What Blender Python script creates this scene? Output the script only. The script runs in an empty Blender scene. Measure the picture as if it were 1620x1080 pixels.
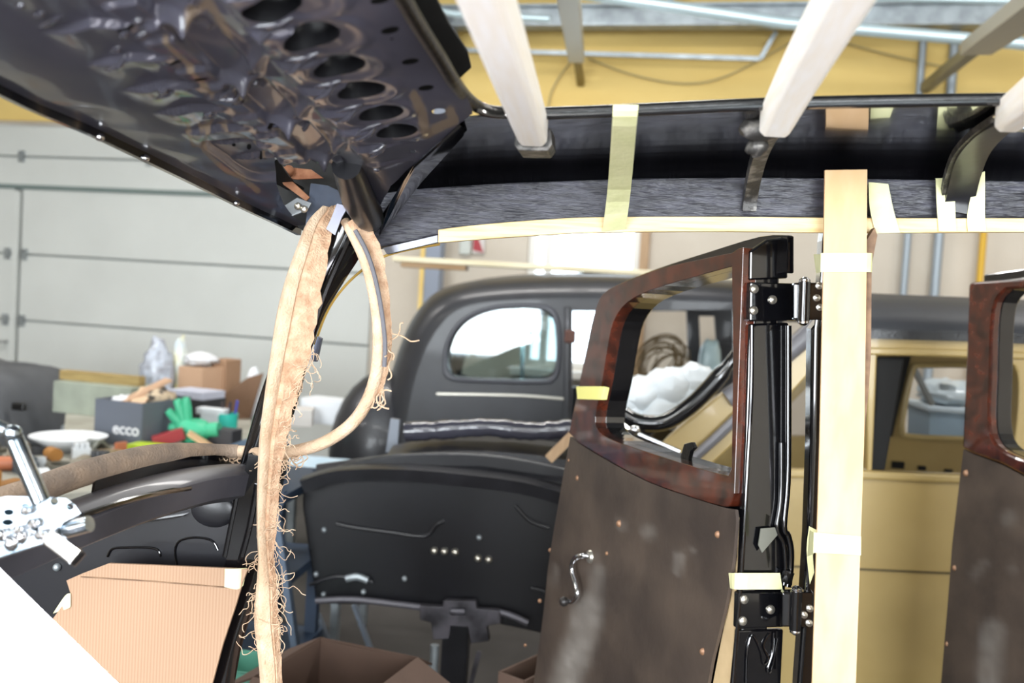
import bpy, bmesh, math, random
from mathutils import Vector as V, Matrix, noise
random.seed(7)
S = bpy.context.scene
C = S.collection
# ---------------------------------------------------------------- camera
TH, PI_, RL, FP = math.radians(6.5), math.radians(2.67), .06, 1500.0
EYE = V((0, 0, 1.45))
FW = V((-math.sin(TH)*math.cos(PI_), math.cos(TH)*math.cos(PI_), -math.sin(PI_)))
R0 = V((math.cos(TH), math.sin(TH), 0)); U0 = R0.cross(FW)
RC = R0*math.cos(RL) + U0*math.sin(RL); UC = U0*math.cos(RL) - R0*math.sin(RL)
cam = bpy.data.cameras.new('camera'); co = bpy.data.objects.new('camera', cam); C.objects.link(co)
cam.sensor_width = 36; cam.lens = FP/1620*36; cam.clip_start = .02
cam.dof.use_dof = True; cam.dof.focus_distance = 1.5; cam.dof.aperture_fstop = 3.6
co.matrix_world = Matrix((( RC.x, UC.x, -FW.x, 0), (RC.y, UC.y, -FW.y, 0), (RC.z, UC.z, -FW.z, 1.45), (0, 0, 0, 1)))
S.camera = co
# ---------------------------------------------------------------- world, exposure
S.view_settings.view_transform = 'Standard'; S.view_settings.look = 'None'
S.view_settings.exposure = 0.15; S.view_settings.gamma = 1
S.view_settings.use_curve_mapping = False
wd = bpy.data.worlds.new('sky'); S.world = wd; wd.use_nodes = True
bg = wd.node_tree.nodes['Background']; bg.inputs[0].default_value = (.86, .93, 1, 1); bg.inputs[1].default_value = 5.0
ROT = Matrix.Rotation(math.radians(-6), 4, 'Z')           # the workshop stands 6 degrees off the car's axes
def area(name, loc, to, sx, sy, power, col=(1, 1, 1)):
    l = bpy.data.lights.new(name, 'AREA'); l.shape = 'RECTANGLE'; l.size = sx; l.size_y = sy; l.energy = power; l.color = col
    o = bpy.data.objects.new(name, l); C.objects.link(o)
    p = ROT @ V(loc); q = ROT @ V(to); o.location = p
    o.rotation_euler = (q-p).to_track_quat('-Z', 'Y').to_euler(); return o
area('window_daylight', (-2.0, -3.3, 1.7), (-2.0, 5, 1.2), 2.6, 2.0, 230, (.93, .97, 1))
area('window_daylight', (1.8, -3.3, 1.7), (1.8, 5, 1.2), 2.6, 2.0, 230, (.93, .97, 1))
for lx, ly in ((-4.6, 3.4), (-1.2, 4.2), (2.2, 4.0), (-4.6, -.6), (-1.0, -1.2), (2.4, -1.2)):
    area('ceiling_fill_light', (lx, ly, 3.58), (lx, ly, 0), 2.2, .18, 70, (1, .97, .93))  # unseen lamps added for room light and highlights on the black paint
# ---------------------------------------------------------------- pixel helpers (frame 1620 x 1080)
def ray(x, y): return FW + RC*((x-810)/FP) - UC*((y-540)/FP)
def on(x, y, P, n):
    d = ray(x, y); return EYE + d*((P-EYE).dot(n)/d.dot(n))
def W(x, y, Y): return on(x, y, V((0, Y, 0)), V((0, 1, 0)))
RN = ROT @ V((0, 1, 0)); RX = ROT @ V((1, 0, 0))
def Rm(x, y, Y): return on(x, y, RN*Y, RN)
def Zp(x, y, z): return on(x, y, V((0, 0, z)), V((0, 0, 1)))
def Dp(x, y, d): return EYE + ray(x, y)*d
def WL(pts, Y): return [W(x, y, Y) for x, y in pts]
def cr(pts, n=6, closed=False):
    """Catmull-Rom through tuples or Vectors"""
    P = [V(p) for p in pts]; m = len(P); out = []
    segs = m if closed else m-1
    for i in range(segs):
        if closed: a, b, c, d = P[i-1], P[i], P[(i+1) % m], P[(i+2) % m]
        else: a, b, c, d = P[max(i-1, 0)], P[i], P[i+1], P[min(i+2, m-1)]
        for k in range(n):
            t = k/n
            out.append(.5*((2*b)+(c-a)*t+(2*a-5*b+4*c-d)*t*t+(3*b-a-3*c+d)*t**3))
    if not closed: out.append(P[-1].copy())
    return out
def crp(pts, n=6, closed=False): return [(p.x, p.y) for p in cr([(x, y, 0) for x, y in pts], n, closed)]
def sst(a, b, x):
    t = min(1, max(0, (x-a)/(b-a))); return t*t*(3-2*t)
# ---------------------------------------------------------------- materials
def lin(h):
    h = h.lstrip('#'); c = [int(h[i:i+2], 16)/255 for i in (0, 2, 4)]
    return tuple(x/12.92 if x <= .04045 else ((x+.055)/1.055)**2.4 for x in c)
MC = {}
def M(name, col, rough=.5, metal=0, coat=0, col2=None, scale=20, detail=4, amt=(.35, .65), bump=0, bscale=None, stretch=None, trans=0, emit=None, wave=None, attr=None, attrcol=None):
    if name in MC: return MC[name]
    m = bpy.data.materials.new(name); m.use_nodes = True; MC[name] = m
    nt = m.node_tree; b = nt.nodes['Principled BSDF']; N = nt.nodes.new; L = nt.links.new
    c1 = lin(col) + (1,)
    b.inputs['Base Color'].default_value = c1; b.inputs['Roughness'].default_value = rough
    b.inputs['Metallic'].default_value = metal; b.inputs['Coat Weight'].default_value = coat; b.inputs['Coat Roughness'].default_value = .05
    if trans: b.inputs['Transmission Weight'].default_value = trans
    if emit: b.inputs['Emission Color'].default_value = lin(emit[0]) + (1,); b.inputs['Emission Strength'].default_value = emit[1]
    tc = N('ShaderNodeTexCoord'); mp = N('ShaderNodeMapping'); L(tc.outputs['Object'], mp.inputs[0])
    if stretch: mp.inputs['Scale'].default_value = stretch
    out = None
    if col2:
        if wave:
            n = N('ShaderNodeTexWave'); n.inputs['Scale'].default_value = scale; n.inputs['Distortion'].default_value = wave; n.inputs['Detail'].default_value = 3; n.inputs['Detail Scale'].default_value = 1.5
        else:
            n = N('ShaderNodeTexNoise'); n.inputs['Scale'].default_value = scale; n.inputs['Detail'].default_value = detail
        L(mp.outputs[0], n.inputs['Vector'])
        r = N('ShaderNodeValToRGB'); r.color_ramp.elements[0].position = amt[0]; r.color_ramp.elements[1].position = amt[1]
        r.color_ramp.elements[0].color = c1; r.color_ramp.elements[1].color = lin(col2) + (1,)
        L(n.outputs[1] if wave else n.outputs[0], r.inputs[0]); out = r.outputs[0]
    if attr:
        a = N('ShaderNodeAttribute'); a.attribute_name = attr; mx = N('ShaderNodeMix'); mx.data_type = 'RGBA'
        L(a.outputs['Fac'], mx.inputs[0])
        if out: L(out, mx.inputs[6])
        else: mx.inputs[6].default_value = c1
        mx.inputs[7].default_value = lin(attrcol) + (1,); out = mx.outputs[2]
        mm = N('ShaderNodeMath'); mm.operation = 'MULTIPLY_ADD'; mm.inputs[1].default_value = .5; mm.inputs[2].default_value = rough
        L(a.outputs['Fac'], mm.inputs[0]); L(mm.outputs[0], b.inputs['Roughness'])
    if out: L(out, b.inputs['Base Color'])
    if bump:
        n2 = N('ShaderNodeTexNoise'); n2.inputs['Scale'].default_value = bscale or scale; n2.inputs['Detail'].default_value = 3
        L(mp.outputs[0], n2.inputs['Vector']); bp = N('ShaderNodeBump'); bp.inputs['Strength'].default_value = bump; bp.inputs['Distance'].default_value = .004
        L(n2.outputs[0], bp.inputs['Height']); L(bp.outputs[0], b.inputs['Normal'])
    return m
def glass(name, tint='#e8f0f0', refl=.1):
    if name in MC: return MC[name]
    m = bpy.data.materials.new(name); m.use_nodes = True; MC[name] = m; nt = m.node_tree; nt.nodes.clear()
    o = nt.nodes.new('ShaderNodeOutputMaterial'); mx = nt.nodes.new('ShaderNodeMixShader'); t = nt.nodes.new('ShaderNodeBsdfTransparent'); g = nt.nodes.new('ShaderNodeBsdfGlossy')
    t.inputs[0].default_value = lin(tint) + (1,); g.inputs['Roughness'].default_value = .02; mx.inputs[0].default_value = refl
    nt.links.new(t.outputs[0], mx.inputs[1]); nt.links.new(g.outputs[0], mx.inputs[2]); nt.links.new(mx.outputs[0], o.inputs[0]); return m
gloss = M('black_gloss_paint', '#0b0b0e', .12, coat=1, bump=.05, bscale=14)
header_m = M('black_underside_paint', '#36353d', .28, coat=.55, col2='#464550', scale=6, bump=.04, bscale=30, attr='stain', attrcol='#77654e')
satin = M('black_satin_paint', '#17171a', .33, col2='#222226', scale=9, bump=.1, bscale=40)
blackwood = M('black_painted_wood', '#2e2e34', .38, col2='#4c4c56', scale=10, stretch=(2, 1, 14), amt=(.4, .7), bump=.8, bscale=16)
rubber = M('black_rubber', '#0b0b0c', .32, bump=.25, bscale=120)
whitewood = M('white_bow_wood', '#fbf3e6', .45, col2='#fefaf4', scale=6, stretch=(20, 1, 20))
pine = M('pale_pine', '#f0d6a2', .5, col2='#dfb878', scale=3, stretch=(3, 10, 60), amt=(.45, .7), detail=6)
card = M('cardboard', '#c8a079', .8, col2='#bd946c', scale=5, bump=.1, bscale=200)
cardstrip = M('cardboard_strip_face', '#e6c096', .75, col2='#dbb384', scale=30, stretch=(1, 1, .3))
cardedge = M('brown_board_edge', '#8f7258', .8, col2='#6c5442', scale=40)
tape = M('masking_tape', '#e9e7b6', .6, col2='#dcdca6', scale=30, bump=.15, bscale=120)
burl = M('burl_walnut_varnish', '#28110b', .18, coat=1, col2='#5a2717', scale=34, detail=10, amt=(.34, .7))
leather = M('brown_leather_board', '#3d342f', .5, col2='#54483f', scale=7, detail=8, bump=.15, bscale=60, attr='stain', attrcol='#8d8780')
web = M('tan_webbing', '#b08a6c', .95, col2='#d3b294', scale=55, detail=6, bump=.8, bscale=260)
bead = M('tan_bead_cloth', '#dcc2a6', .9, col2='#c9aa8c', scale=30, detail=6, bump=.6, bscale=300)
dustweb = M('dusty_bead_cloth', '#84766a', .95, col2='#a5907c', scale=22, detail=6, bump=.6, bscale=260)
chrome = M('chrome', '#d8d8da', .12, 1)
zinc = M('zinc_plate', '#cfd6dc', .22, 1, col2='#9fb0bd', scale=30)
steel = M('galvanised_steel', '#8f969a', .4, .6, col2='#a9b1b5', scale=12)
nickel = M('nickel_screw', '#c9c4b8', .3, .9)
rust = M('rusty_steel', '#7a4a2e', .7, .2, col2='#a97a5a', scale=30, bump=.4, bscale=90)
greymetal = M('blue_grey_primer', '#5d6676', .4, .2, col2='#474e5c', scale=12)
yellowpaint = M('cream_yellow_paint', '#b29a63', .35, col2='#a89059', scale=4, coat=.2)
darktrim = M('dark_interior_trim', '#080807', .75)
roofcloth = M('black_roof_cloth', '#2b2d32', .55, bump=.2, bscale=200)
wall_beige = M('beige_plaster', '#cfc6b8', .85, col2='#c6bcad', scale=2)
wall_yellow = M('yellow_plaster', '#e6c97e', .8, col2='#dfc074', scale=1.2, stretch=(1, 1, 4))
door_white = M('sectional_door_white', '#d3d6d2', .5, col2='#cdd0cc', scale=2)
jointgrey = M('joint_grey', '#9aa09e', .6)
concrete = M('concrete_floor', '#4a4643', .7, col2='#3b3835', scale=3, bump=.1)
foil = M('foil_ceiling', '#b9bcbc', .35, .7, col2='#7f8486', scale=3, stretch=(1, 5, 1), bump=.6, bscale=6)
whiteframe = M('white_window_frame', '#e6e4de', .45)
brownwood = M('brown_window_post', '#b89a78', .6, col2='#a98a68', scale=8, stretch=(8, 8, 1))
pane = glass('window_glass', '#f4f8fa', .06)
carglass = glass('car_glass', '#cfdcdc', .13)
# ---------------------------------------------------------------- mesh helpers
class G:
    """collects geometry of ONE part"""
    def __init__(s): s.v = []; s.f = []
    def add(s, v, f):
        o = len(s.v); s.v += [V(p) for p in v]; s.f += [tuple(i+o for i in q) for q in f]; return s
    def box(s, c, d, rz=0, rot=None):
        m = rot.to_4x4() if rot is not None else Matrix.Rotation(rz, 4, 'Z')
        v = [V(c) + (m @ V((x*d[0]/2, y*d[1]/2, z*d[2]/2))) for x in (-1, 1) for y in (-1, 1) for z in (-1, 1)]
        return s.add(v, [(0, 1, 3, 2), (4, 6, 7, 5), (0, 4, 5, 1), (2, 3, 7, 6), (0, 2, 6, 4), (1, 5, 7, 3)])
    def bar(s, a, b, w, h, up=(0, 0, 1)):
        a, b = V(a), V(b); t = (b-a).normalized(); sd = t.cross(V(up)).normalized(); u = sd.cross(t)
        v = [p + sd*(i*w/2) + u*(j*h/2) for p in (a, b) for i, j in ((-1, -1), (1, -1), (1, 1), (-1, 1))]
        return s.add(v, [(3, 2, 1, 0), (4, 5, 6, 7)] + [(i, (i+1) % 4, 4+(i+1) % 4, 4+i) for i in range(4)])
    def tube(s, pts, r, n=10, prof=None, side=None):
        P = [V(p) for p in pts]; m = len(P); rs = r if isinstance(r, (list, tuple)) else [r]*m
        v = []; f = []; last = None
        for i, p in enumerate(P):
            t = (P[min(i+1, m-1)]-P[max(i-1, 0)]).normalized()
            if side is not None: a = (side[i] if isinstance(side, list) else V(side)); a = (a - t*a.dot(t)).normalized()
            else:
                a = last if last is not None else (V((0, 0, 1)) if abs(t.z) < .9 else V((1, 0, 0)))
                a = (a - t*a.dot(t)).normalized(); last = a
            b = t.cross(a)
            if prof:
                q = prof(i/(m-1)) if callable(prof) else prof; n = len(q)
                v += [p + a*x + b*y for x, y in q]
            else: v += [p + (a*math.cos(2*math.pi*k/n) + b*math.sin(2*math.pi*k/n))*rs[i] for k in range(n)]
        for i in range(m-1):
            for k in range(n):
                f.append((i*n+k, i*n+(k+1) % n, (i+1)*n+(k+1) % n, (i+1)*n+k))
        f.append(tuple(range(n))[::-1]); f.append(tuple(range((m-1)*n, m*n)))
        return s.add(v, f)
    def cyl(s, a, b, r, n=16, r2=None): return s.tube([a, b], [r, r if r2 is None else r2], n)
    def loft(s, rows, close=False):
        n = len(rows[0]); v = [p for r in rows for p in r]; f = []
        for i in range(len(rows)-1):
            for k in range(n if close else n-1):
                f.append((i*n+k, i*n+(k+1) % n, (i+1)*n+(k+1) % n, (i+1)*n+k))
        return s.add(v, f)
    def band(s, top, bot, th):
        th = V(th); rows = [[t, b, b+th, t+th] for t, b in zip(top, bot)]; n = len(rows)
        s.loft(rows, True); o = len(s.v)-4*n
        s.f += [(o, o+1, o+2, o+3), (o+4*n-1, o+4*n-2, o+4*n-3, o+4*n-4)]; return s
    def plate(s, outer, holes, th):
        th = V(th); bm = bmesh.new(); loops = []
        for lp in [outer]+list(holes):
            vs = [bm.verts.new(p) for p in lp]; loops.append(vs)
        bm.verts.index_update(); ed = []
        for vs in loops:
            for i in range(len(vs)): ed.append(bm.edges.new((vs[i], vs[(i+1) % len(vs)])))
        bmesh.ops.triangle_fill(bm, use_beauty=True, use_dissolve=False, edges=ed, normal=th.normalized())
        bm.verts.index_update(); N = len(bm.verts); v = [x.co.copy() for x in bm.verts]
        f = [tuple(q.index for q in x.verts) for x in bm.faces]
        f2 = [tuple(i+N for i in reversed(q)) for q in f]; sd = []
        for vs in loops:
            for i in range(len(vs)): a, b = vs[i].index, vs[(i+1) % len(vs)].index; sd.append((a, b, b+N, a+N))
        bm.free(); return s.add(v + [p+th for p in v], f+f2+sd)
    def ball(s, c, r, n=12, m=8, sq=None, lump=0, seed=0):
        c = V(c); r = V(r) if not isinstance(r, (int, float)) else V((r, r, r)); v = []; f = []
        def pw(x): return math.copysign(abs(x)**sq, x) if sq else x
        for i in range(m+1):
            a = -math.pi/2 + math.pi*i/m
            for k in range(n):
                b = 2*math.pi*k/n; d = V((pw(math.cos(a))*pw(math.cos(b)), pw(math.cos(a))*pw(math.sin(b)), pw(math.sin(a))))
                q = 1 + lump*(noise.noise(d*2.3+V((seed*7.1, seed, 0))) + .5*noise.noise(d*5+V((seed, 3, 1)))) if lump else 1
                v.append(c + V((d.x*r.x, d.y*r.y, d.z*r.z))*q)
        for i in range(m):
            for k in range(n): f.append((i*n+k, i*n+(k+1) % n, (i+1)*n+(k+1) % n, (i+1)*n+k))
        return s.add(v, f)
    def lathe(s, c, prof, n=16, axis=(0, 0, 1)):
        ax = V(axis).normalized(); a = ax.orthogonal().normalized(); b = ax.cross(a); c = V(c)
        rows = [[c + ax*h + (a*math.cos(2*math.pi*k/n) + b*math.sin(2*math.pi*k/n))*max(r, 1e-4) for k in range(n)] for r, h in prof]
        return s.loft(rows, True)
    def obj(s, name, mat, parent=None, smooth=False, bevel=0, solid=0, label=None, cat=None, group=None, kind=None, sub=0, attr=None, split=True):
        me = bpy.data.meshes.new(name)
        org = V((0, 0, 0))
        if parent is None:
            xs = [p.x for p in s.v]; ys = [p.y for p in s.v]; zs = [p.z for p in s.v]
            org = V(((min(xs)+max(xs))/2, (min(ys)+max(ys))/2, min(zs)))
        me.from_pydata([p-org for p in s.v], [], s.f); me.validate()
        bm = bmesh.new(); bm.from_mesh(me); bmesh.ops.recalc_face_normals(bm, faces=bm.faces); bm.to_mesh(me); bm.free()
        if smooth:
            for p in me.polygons: p.use_smooth = True
        me.materials.append(mat); o = bpy.data.objects.new(name, me); C.objects.link(o); o.location = org
        if attr:
            at = me.attributes.new(attr[0], 'FLOAT', 'POINT')
            for i, x in enumerate(attr[1]): at.data[i].value = x
        if parent is not None:
            o.parent = parent; o.matrix_parent_inverse = Matrix.Translation(-wloc(parent))
        if sub: md = o.modifiers.new('sub', 'SUBSURF'); md.levels = md.render_levels = sub
        if solid: md = o.modifiers.new('solid', 'SOLIDIFY'); md.thickness = solid; md.offset = 0
        if bevel:
            md = o.modifiers.new('bevel', 'BEVEL'); md.width = bevel; md.segments = 2; md.limit_method = 'ANGLE'; md.angle_limit = math.radians(40)
        if smooth and not sub and split: md = o.modifiers.new('ws', 'EDGE_SPLIT'); md.split_angle = math.radians(42)
        tag(o, label, cat, group, kind); return o
def wloc(o): return o.location + (wloc(o.parent) if False else V((0, 0, 0)))
def tag(o, label=None, cat=None, group=None, kind=None):
    if label: o['label'] = label
    if cat: o['category'] = cat
    if group: o['group'] = group
    if kind: o['kind'] = kind
    return o
def thing(name, label, cat, loc, group=None):
    o = bpy.data.objects.new(name, None); C.objects.link(o); o.location = V(loc); o.empty_display_size = .1
    return tag(o, label, cat, group)
def rbox(c, d): return G().box(ROT @ V(c), d, math.radians(-6))
# ================================================================ the workshop (room frame: ROT)
def rplate(outer, holes, Y, th): # outline in room x,z on the plane room-Y
    return G().plate([ROT @ V((x, Y, z)) for x, z in outer], [[ROT @ V((x, Y, z)) for x, z in h] for h in holes], RN*th)
def rxz(px, py, Y): p = ROT.inverted() @ Rm(px, py, Y); return p.x, p.z
YW = 6.66; CEIL = 3.75; XL, XR, YB = -8.5, 5.0, -3.5
rbox(((XL+XR)/2, (YB+YW)/2, -.05), (XR-XL+.4, YW-YB+.4, .1)).obj('floor', concrete, kind='structure')
rbox(((XL+XR)/2, (YB+YW)/2, CEIL+.05), (XR-XL+.4, YW-YB+.4, .1)).obj('ceiling', foil, kind='structure')
rbox((XL-.06, (YB+YW)/2, CEIL/2), (.12, YW-YB+.4, CEIL)).obj('wall_left', wall_beige, kind='structure')
rbox((XR+.06, (YB+YW)/2, CEIL/2), (.12, YW-YB+.4, CEIL)).obj('wall_right', wall_beige, kind='structure')
ZY = 2.63
wx0, wz1 = rxz(838, 345, YW)[0], 2.30; wx1 = rxz(1012, 400, YW)[0]; wz0 = rxz(950, 588, YW)[1]
gx0, gx1 = -7.6, rxz(592, 400, YW)[0]
win = [(wx0, wz0), (wx1, wz0), (wx1, wz1), (wx0, wz1)]
gdoor = [(gx0, 0.02), (gx1, 0.02), (gx1, ZY-.02), (gx0, ZY-.02)]
rplate([(XL, 0), (XR, 0), (XR, ZY), (XL, ZY)], [win, gdoor], YW, .16).obj('wall_front', wall_beige, kind='structure')
rplate([(XL, ZY), (XR, ZY), (XR, CEIL), (XL, CEIL)], [], YW-.03, .19).obj('wall_front_upper', wall_yellow, kind='structure')
bwin = [[(x-1.4, .6), (x+1.4, .6), (x+1.4, 2.8), (x-1.4, 2.8)] for x in (-2.0, 1.8)]
rplate([(XL, 0), (XR, 0), (XR, CEIL), (XL, CEIL)], bwin, YB-.15, .15).obj('wall_rear', wall_beige, kind='structure')
def window(name, loop, Y, mull, bars=()):
    x0, z0 = loop[0]; x1, z1 = loop[2]; w = .05
    r = thing(name, None, None, ROT @ V(((x0+x1)/2, Y, z0))); r['kind'] = 'structure'
    rplate([(x0, z0), (x1, z0), (x1, z1), (x0, z1)], [[(x0+w, z0+w), (x1-w, z0+w), (x1-w, z1-w), (x0+w, z1-w)]], Y, .07).obj('window_frame', whiteframe, r)
    xs = [x0+w]+[m for m in mull]+[x1-w]
    for m in mull: rbox((m, Y+.035, (z0+z1)/2), (.05, .06, z1-z0-2*w)).obj('mullion', whiteframe, r)
    for a, b in zip(xs[:-1], xs[1:]): rbox(((a+b)/2, Y+.04, (z0+z1)/2), (b-a+.002, .006, z1-z0-2*w+.002)).obj('pane', pane, r)
    return r
window('window_1', win, YW+.04, [rxz(866, 400, YW)[0]])
for i, b in enumerate(bwin): window('window_%d' % (i+2), b, YB-.11, [b[0][0]+.93, b[0][0]+1.86])
px0, _ = rxz(1013, 400, YW); px1, _ = rxz(1027, 400, YW)
rbox(((px0+px1)/2, YW-.03, (wz0+wz1)/2), (px1-px0, .06, wz1-wz0+.2)).obj('trim_1', brownwood, kind='structure')
rbox(((wx0+wx1)/2, YW-.06, wz0-.03), (wx1-wx0+.1, .14, .05)).obj('trim_2', whiteframe, kind='structure')
# sectional garage door with a wicket door
gd = thing('door_1', None, None, ROT @ V(((gx0+gx1)/2, YW, 0))); gd['kind'] = 'structure'
wk = rxz(24, 450, YW)[0]
zs = [.03, .47, 1.02, 1.56, 2.10, 2.35, ZY-.03]
for i in range(6):
    for a, b in ((gx0+.02, wk-.06), (wk+.02, gx1-.02)):
        if i >= 4:
            if a > gx0+.1: continue
            b = gx1-.02
        rbox(((a+b)/2, YW+.05, (zs[i]+zs[i+1])/2), (b-a, .05, zs[i+1]-zs[i]-.014)).obj('door_panel', door_white, gd, bevel=.008)
rbox(((gx0+gx1)/2, YW+.075, ZY/2), (gx1-gx0-.02, .02, ZY-.05)).obj('door_core', jointgrey, gd)
rbox((wk-.02, YW+.02, 1.05), (.05, .04, 2.04)).obj('wicket_stile', door_white, gd, bevel=.004)
rbox(((gx0+gx1)/2, YW+.02, 2.105), (gx1-gx0-.1, .03, .035)).obj('rubber_seal', M('seal_grey_green', '#6f7d7a', .7), gd)
for xx, zz in ((rxz(30, 295, YW)[0], 2.35), (rxz(232, 300, YW)[0], 2.35), (wk-.1, 1.56), (wk+.06, 1.56), (wk-.1, 1.02), (wk+.06, 1.02)):
    rbox((xx, YW+.018, zz), (.05, .02, .09)).obj('panel_hinge', steel, gd)
h = rxz(8, 540, YW); G().cyl(ROT @ V((h[0], YW+.02, h[1])), ROT @ V((h[0], YW-.05, h[1])), .012).cyl(ROT @ V((h[0]-.11, YW-.05, h[1])), ROT @ V((h[0]+.01, YW-.05, h[1])), .011).obj('door_handle', chrome, gd, smooth=True)
# ceiling steel
def rbeam(name, a, b, w, h, mat, label, cat, group=None): return G().bar(a, b, w, h).obj(name, mat, label=label, cat=cat, group=group, bevel=.006)
a = Rm(500, 32, 6.35); b = Rm(1720, 54, 6.35); b.z = a.z = (a.z+b.z)/2
bm_ = thing('ceiling_beam', 'long grey steel beam below the ceiling in front of the yellow wall', 'beam', a)
G().bar(a, b, .12, .014).bar(a+V((0, 0, .13)), b+V((0, 0, .13)), .12, .014).obj('flange', steel, bm_)
G().bar(a+V((0, 0, .065)), b+V((0, 0, .065)), .02, .12).obj('beam_web', steel, bm_)
for t in (.02, .5, .98):
    q = a.lerp(b, t); G().box((q.x, q.y, (q.z+.13+CEIL)/2), (.04, .04, CEIL-q.z-.13)).obj('hanger', steel, bm_)
skypipe = M('pipe_sky_sheen', '#c3d6dc', .35, .3)  # galvanised pipes; the blue sky reflection is put into the base colour
def pipe(name, pts, r, mat, label, cat='pipe', group=None): return G().tube(pts, r, 12).obj(name, mat, smooth=True, label=label, cat=cat, group=group)
pipe('ceiling_pipe', [Rm(905, -12, 5.7), Rm(1240, 36, 5.7), Rm(1700, 76, 5.7)], .035, skypipe, 'thick galvanised pipe coloured with sky sheen running below the ceiling')
pipe('ceiling_pipe', [Rm(560, -8, 5.9), Rm(720, 22, 5.9), Rm(870, 30, 5.9)], .022, skypipe, 'thin galvanised pipe coloured with sky sheen next to the first roof bow')
pipe('ceiling_pipe', [Rm(1370, -4, 5.6), Rm(1700, 4, 5.6)], .02, skypipe, 'slim pale pipe highest under the foil ceiling')
g = G().bar(Rm(690, 78, 6.5), Rm(1203, 93, 6.5), .02, .03).bar(Rm(1203, 93, 6.5), Rm(1228, 50, 6.5), .02, .03)
g.obj('cable_rail', steel, label='thin grey cable rail across the yellow wall', cat='rail')
cab = M('cable_grey', '#b0a070', .6)
for i, (pts, lab) in enumerate((([(930, 92), (1000, 118), (1080, 132), (1150, 120), (1250, 68)], 'sagging thin cable on the yellow wall between two roof bows'), ([(905, 95), (880, 130), (868, 165), (866, 240)], 'thin cable hanging down from the grey hanging channel'), ([(1310, 60), (1400, 85), (1490, 105)], 'thin cable reaching to the twin wall pipes'))):
    G().tube([Rm(x, y, 6.6) for x, y in crp(pts, 5)], .006, 6).obj('cable', cab, smooth=True, label=lab, cat='cable')
# hanging channels (come towards the camera below the ceiling)
t = thing('hanging_channel', 'grey steel channel hanging above the first roof bow', 'channel', Rm(915, 95, 6.3))
G().bar(Rm(912, 92, 6.0), Rm(893, -60, 3.6), .10, .06).obj('channel', M('grey_channel', '#a8a598', .5, .3), t, bevel=.006)
G().bar(Rm(912, 84, 6.2), Rm(919, 132, 6.62), .05, .05).obj('foot_bracket', M('olive_bracket', '#8a7438', .6), t, bevel=.004)
q = Rm(905, 40, 5.2); G().cyl(Rm(903, 20, 5.0), V((Rm(903, 20, 5.0).x, Rm(903, 20, 5.0).y, CEIL)), .012, 8).obj('hanger_rod', steel, t)
t = thing('hanging_channel', 'grey steel channel slanting above the twin wall pipes', 'channel', Rm(1468, 138, 6.3))
G().bar(Rm(1545, 76, 5.2), Rm(1690, -28, 3.4), .15, .07).obj('channel', M('grey_channel', '#a8a598', .5, .3), t, bevel=.006)
G().bar(Rm(1462, 140, 6.6), Rm(1560, 62, 5.1), .06, .06).obj('foot_bracket', M('olive_grey_bracket', '#837c60', .6), t, bevel=.004)
q = Rm(1600, 40, 4.4); G().cyl(q, V((q.x, q.y, CEIL)), .012, 8).obj('hanger_rod', steel, t)
wp = M('wall_pipe_grey', '#9aa4ac', .45, .3)
for x0, lab in ((1457, 'grey vertical wall pipe, slimmer of a pair behind the cream car'), (1507, 'grey vertical wall pipe, thicker of a pair behind the cream car')):
    p = Rm(x0, 110, 6.58); G().tube([V((p.x, p.y, .3)), V((p.x, p.y, 3.34))], .024 if x0 < 1480 else .03, 12).obj('wall_pipe', wp, smooth=True, label=lab, cat='pipe')
p = Rm(1551, 430, 6.56); G().tube([V((p.x, p.y, .25)), V((p.x, p.y, 2.6))], .022, 12).obj('gas_pipe', M('gas_yellow', '#d2a62c', .5), smooth=True, label='yellow vertical gas pipe on the beige wall', cat='pipe')
c0 = Rm(676, 410, 6.4); c1 = Rm(700, 410, 6.4); p = (c0+c1)/2
t = thing('steel_column', 'blue-grey steel column with a yellow edge by the beige wall', 'column', (p.x, p.y, 0))
G().box((p.x, p.y, 1.68), ((c1-c0).length, .12, 3.36), math.radians(-6)).obj('column_body', M('column_blue_grey', '#858d9c', .5), t, bevel=.006)
G().box((c0.x-.015, c0.y-.02, 1.6), (.03, .1, 3.2), math.radians(-6)).obj('edge_strip', wall_yellow, t)
# boxes on the wall
p = Rm(737, 385, YW-.03); G().box((p.x, p.y, p.z+.03), (.085, .06, .22), math.radians(-6)).obj('fuse_box', M('fuse_grey', '#c9cdc6', .5), bevel=.01, label='pale grey fuse box on the beige wall', cat='box')
p = Rm(758, 383, YW-.02); t = thing('notice_board', 'small red and white notice on the beige wall', 'sign', (p.x, p.y, p.z-.08))
G().box((p.x, p.y, p.z+.03), (.09, .02, .22), math.radians(-6)).obj('board', M('notice_white', '#cfc9c4', .6), t)
G().plate([p+RX*x+V((0, 0, z))-RN*.011 for x, z in ((-.04, -.06), (.04, -.075), (.0, .02), (-.04, .06))], [], -RN*.002).obj('red_patch', M('notice_red', '#a83a42', .6), t)
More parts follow.
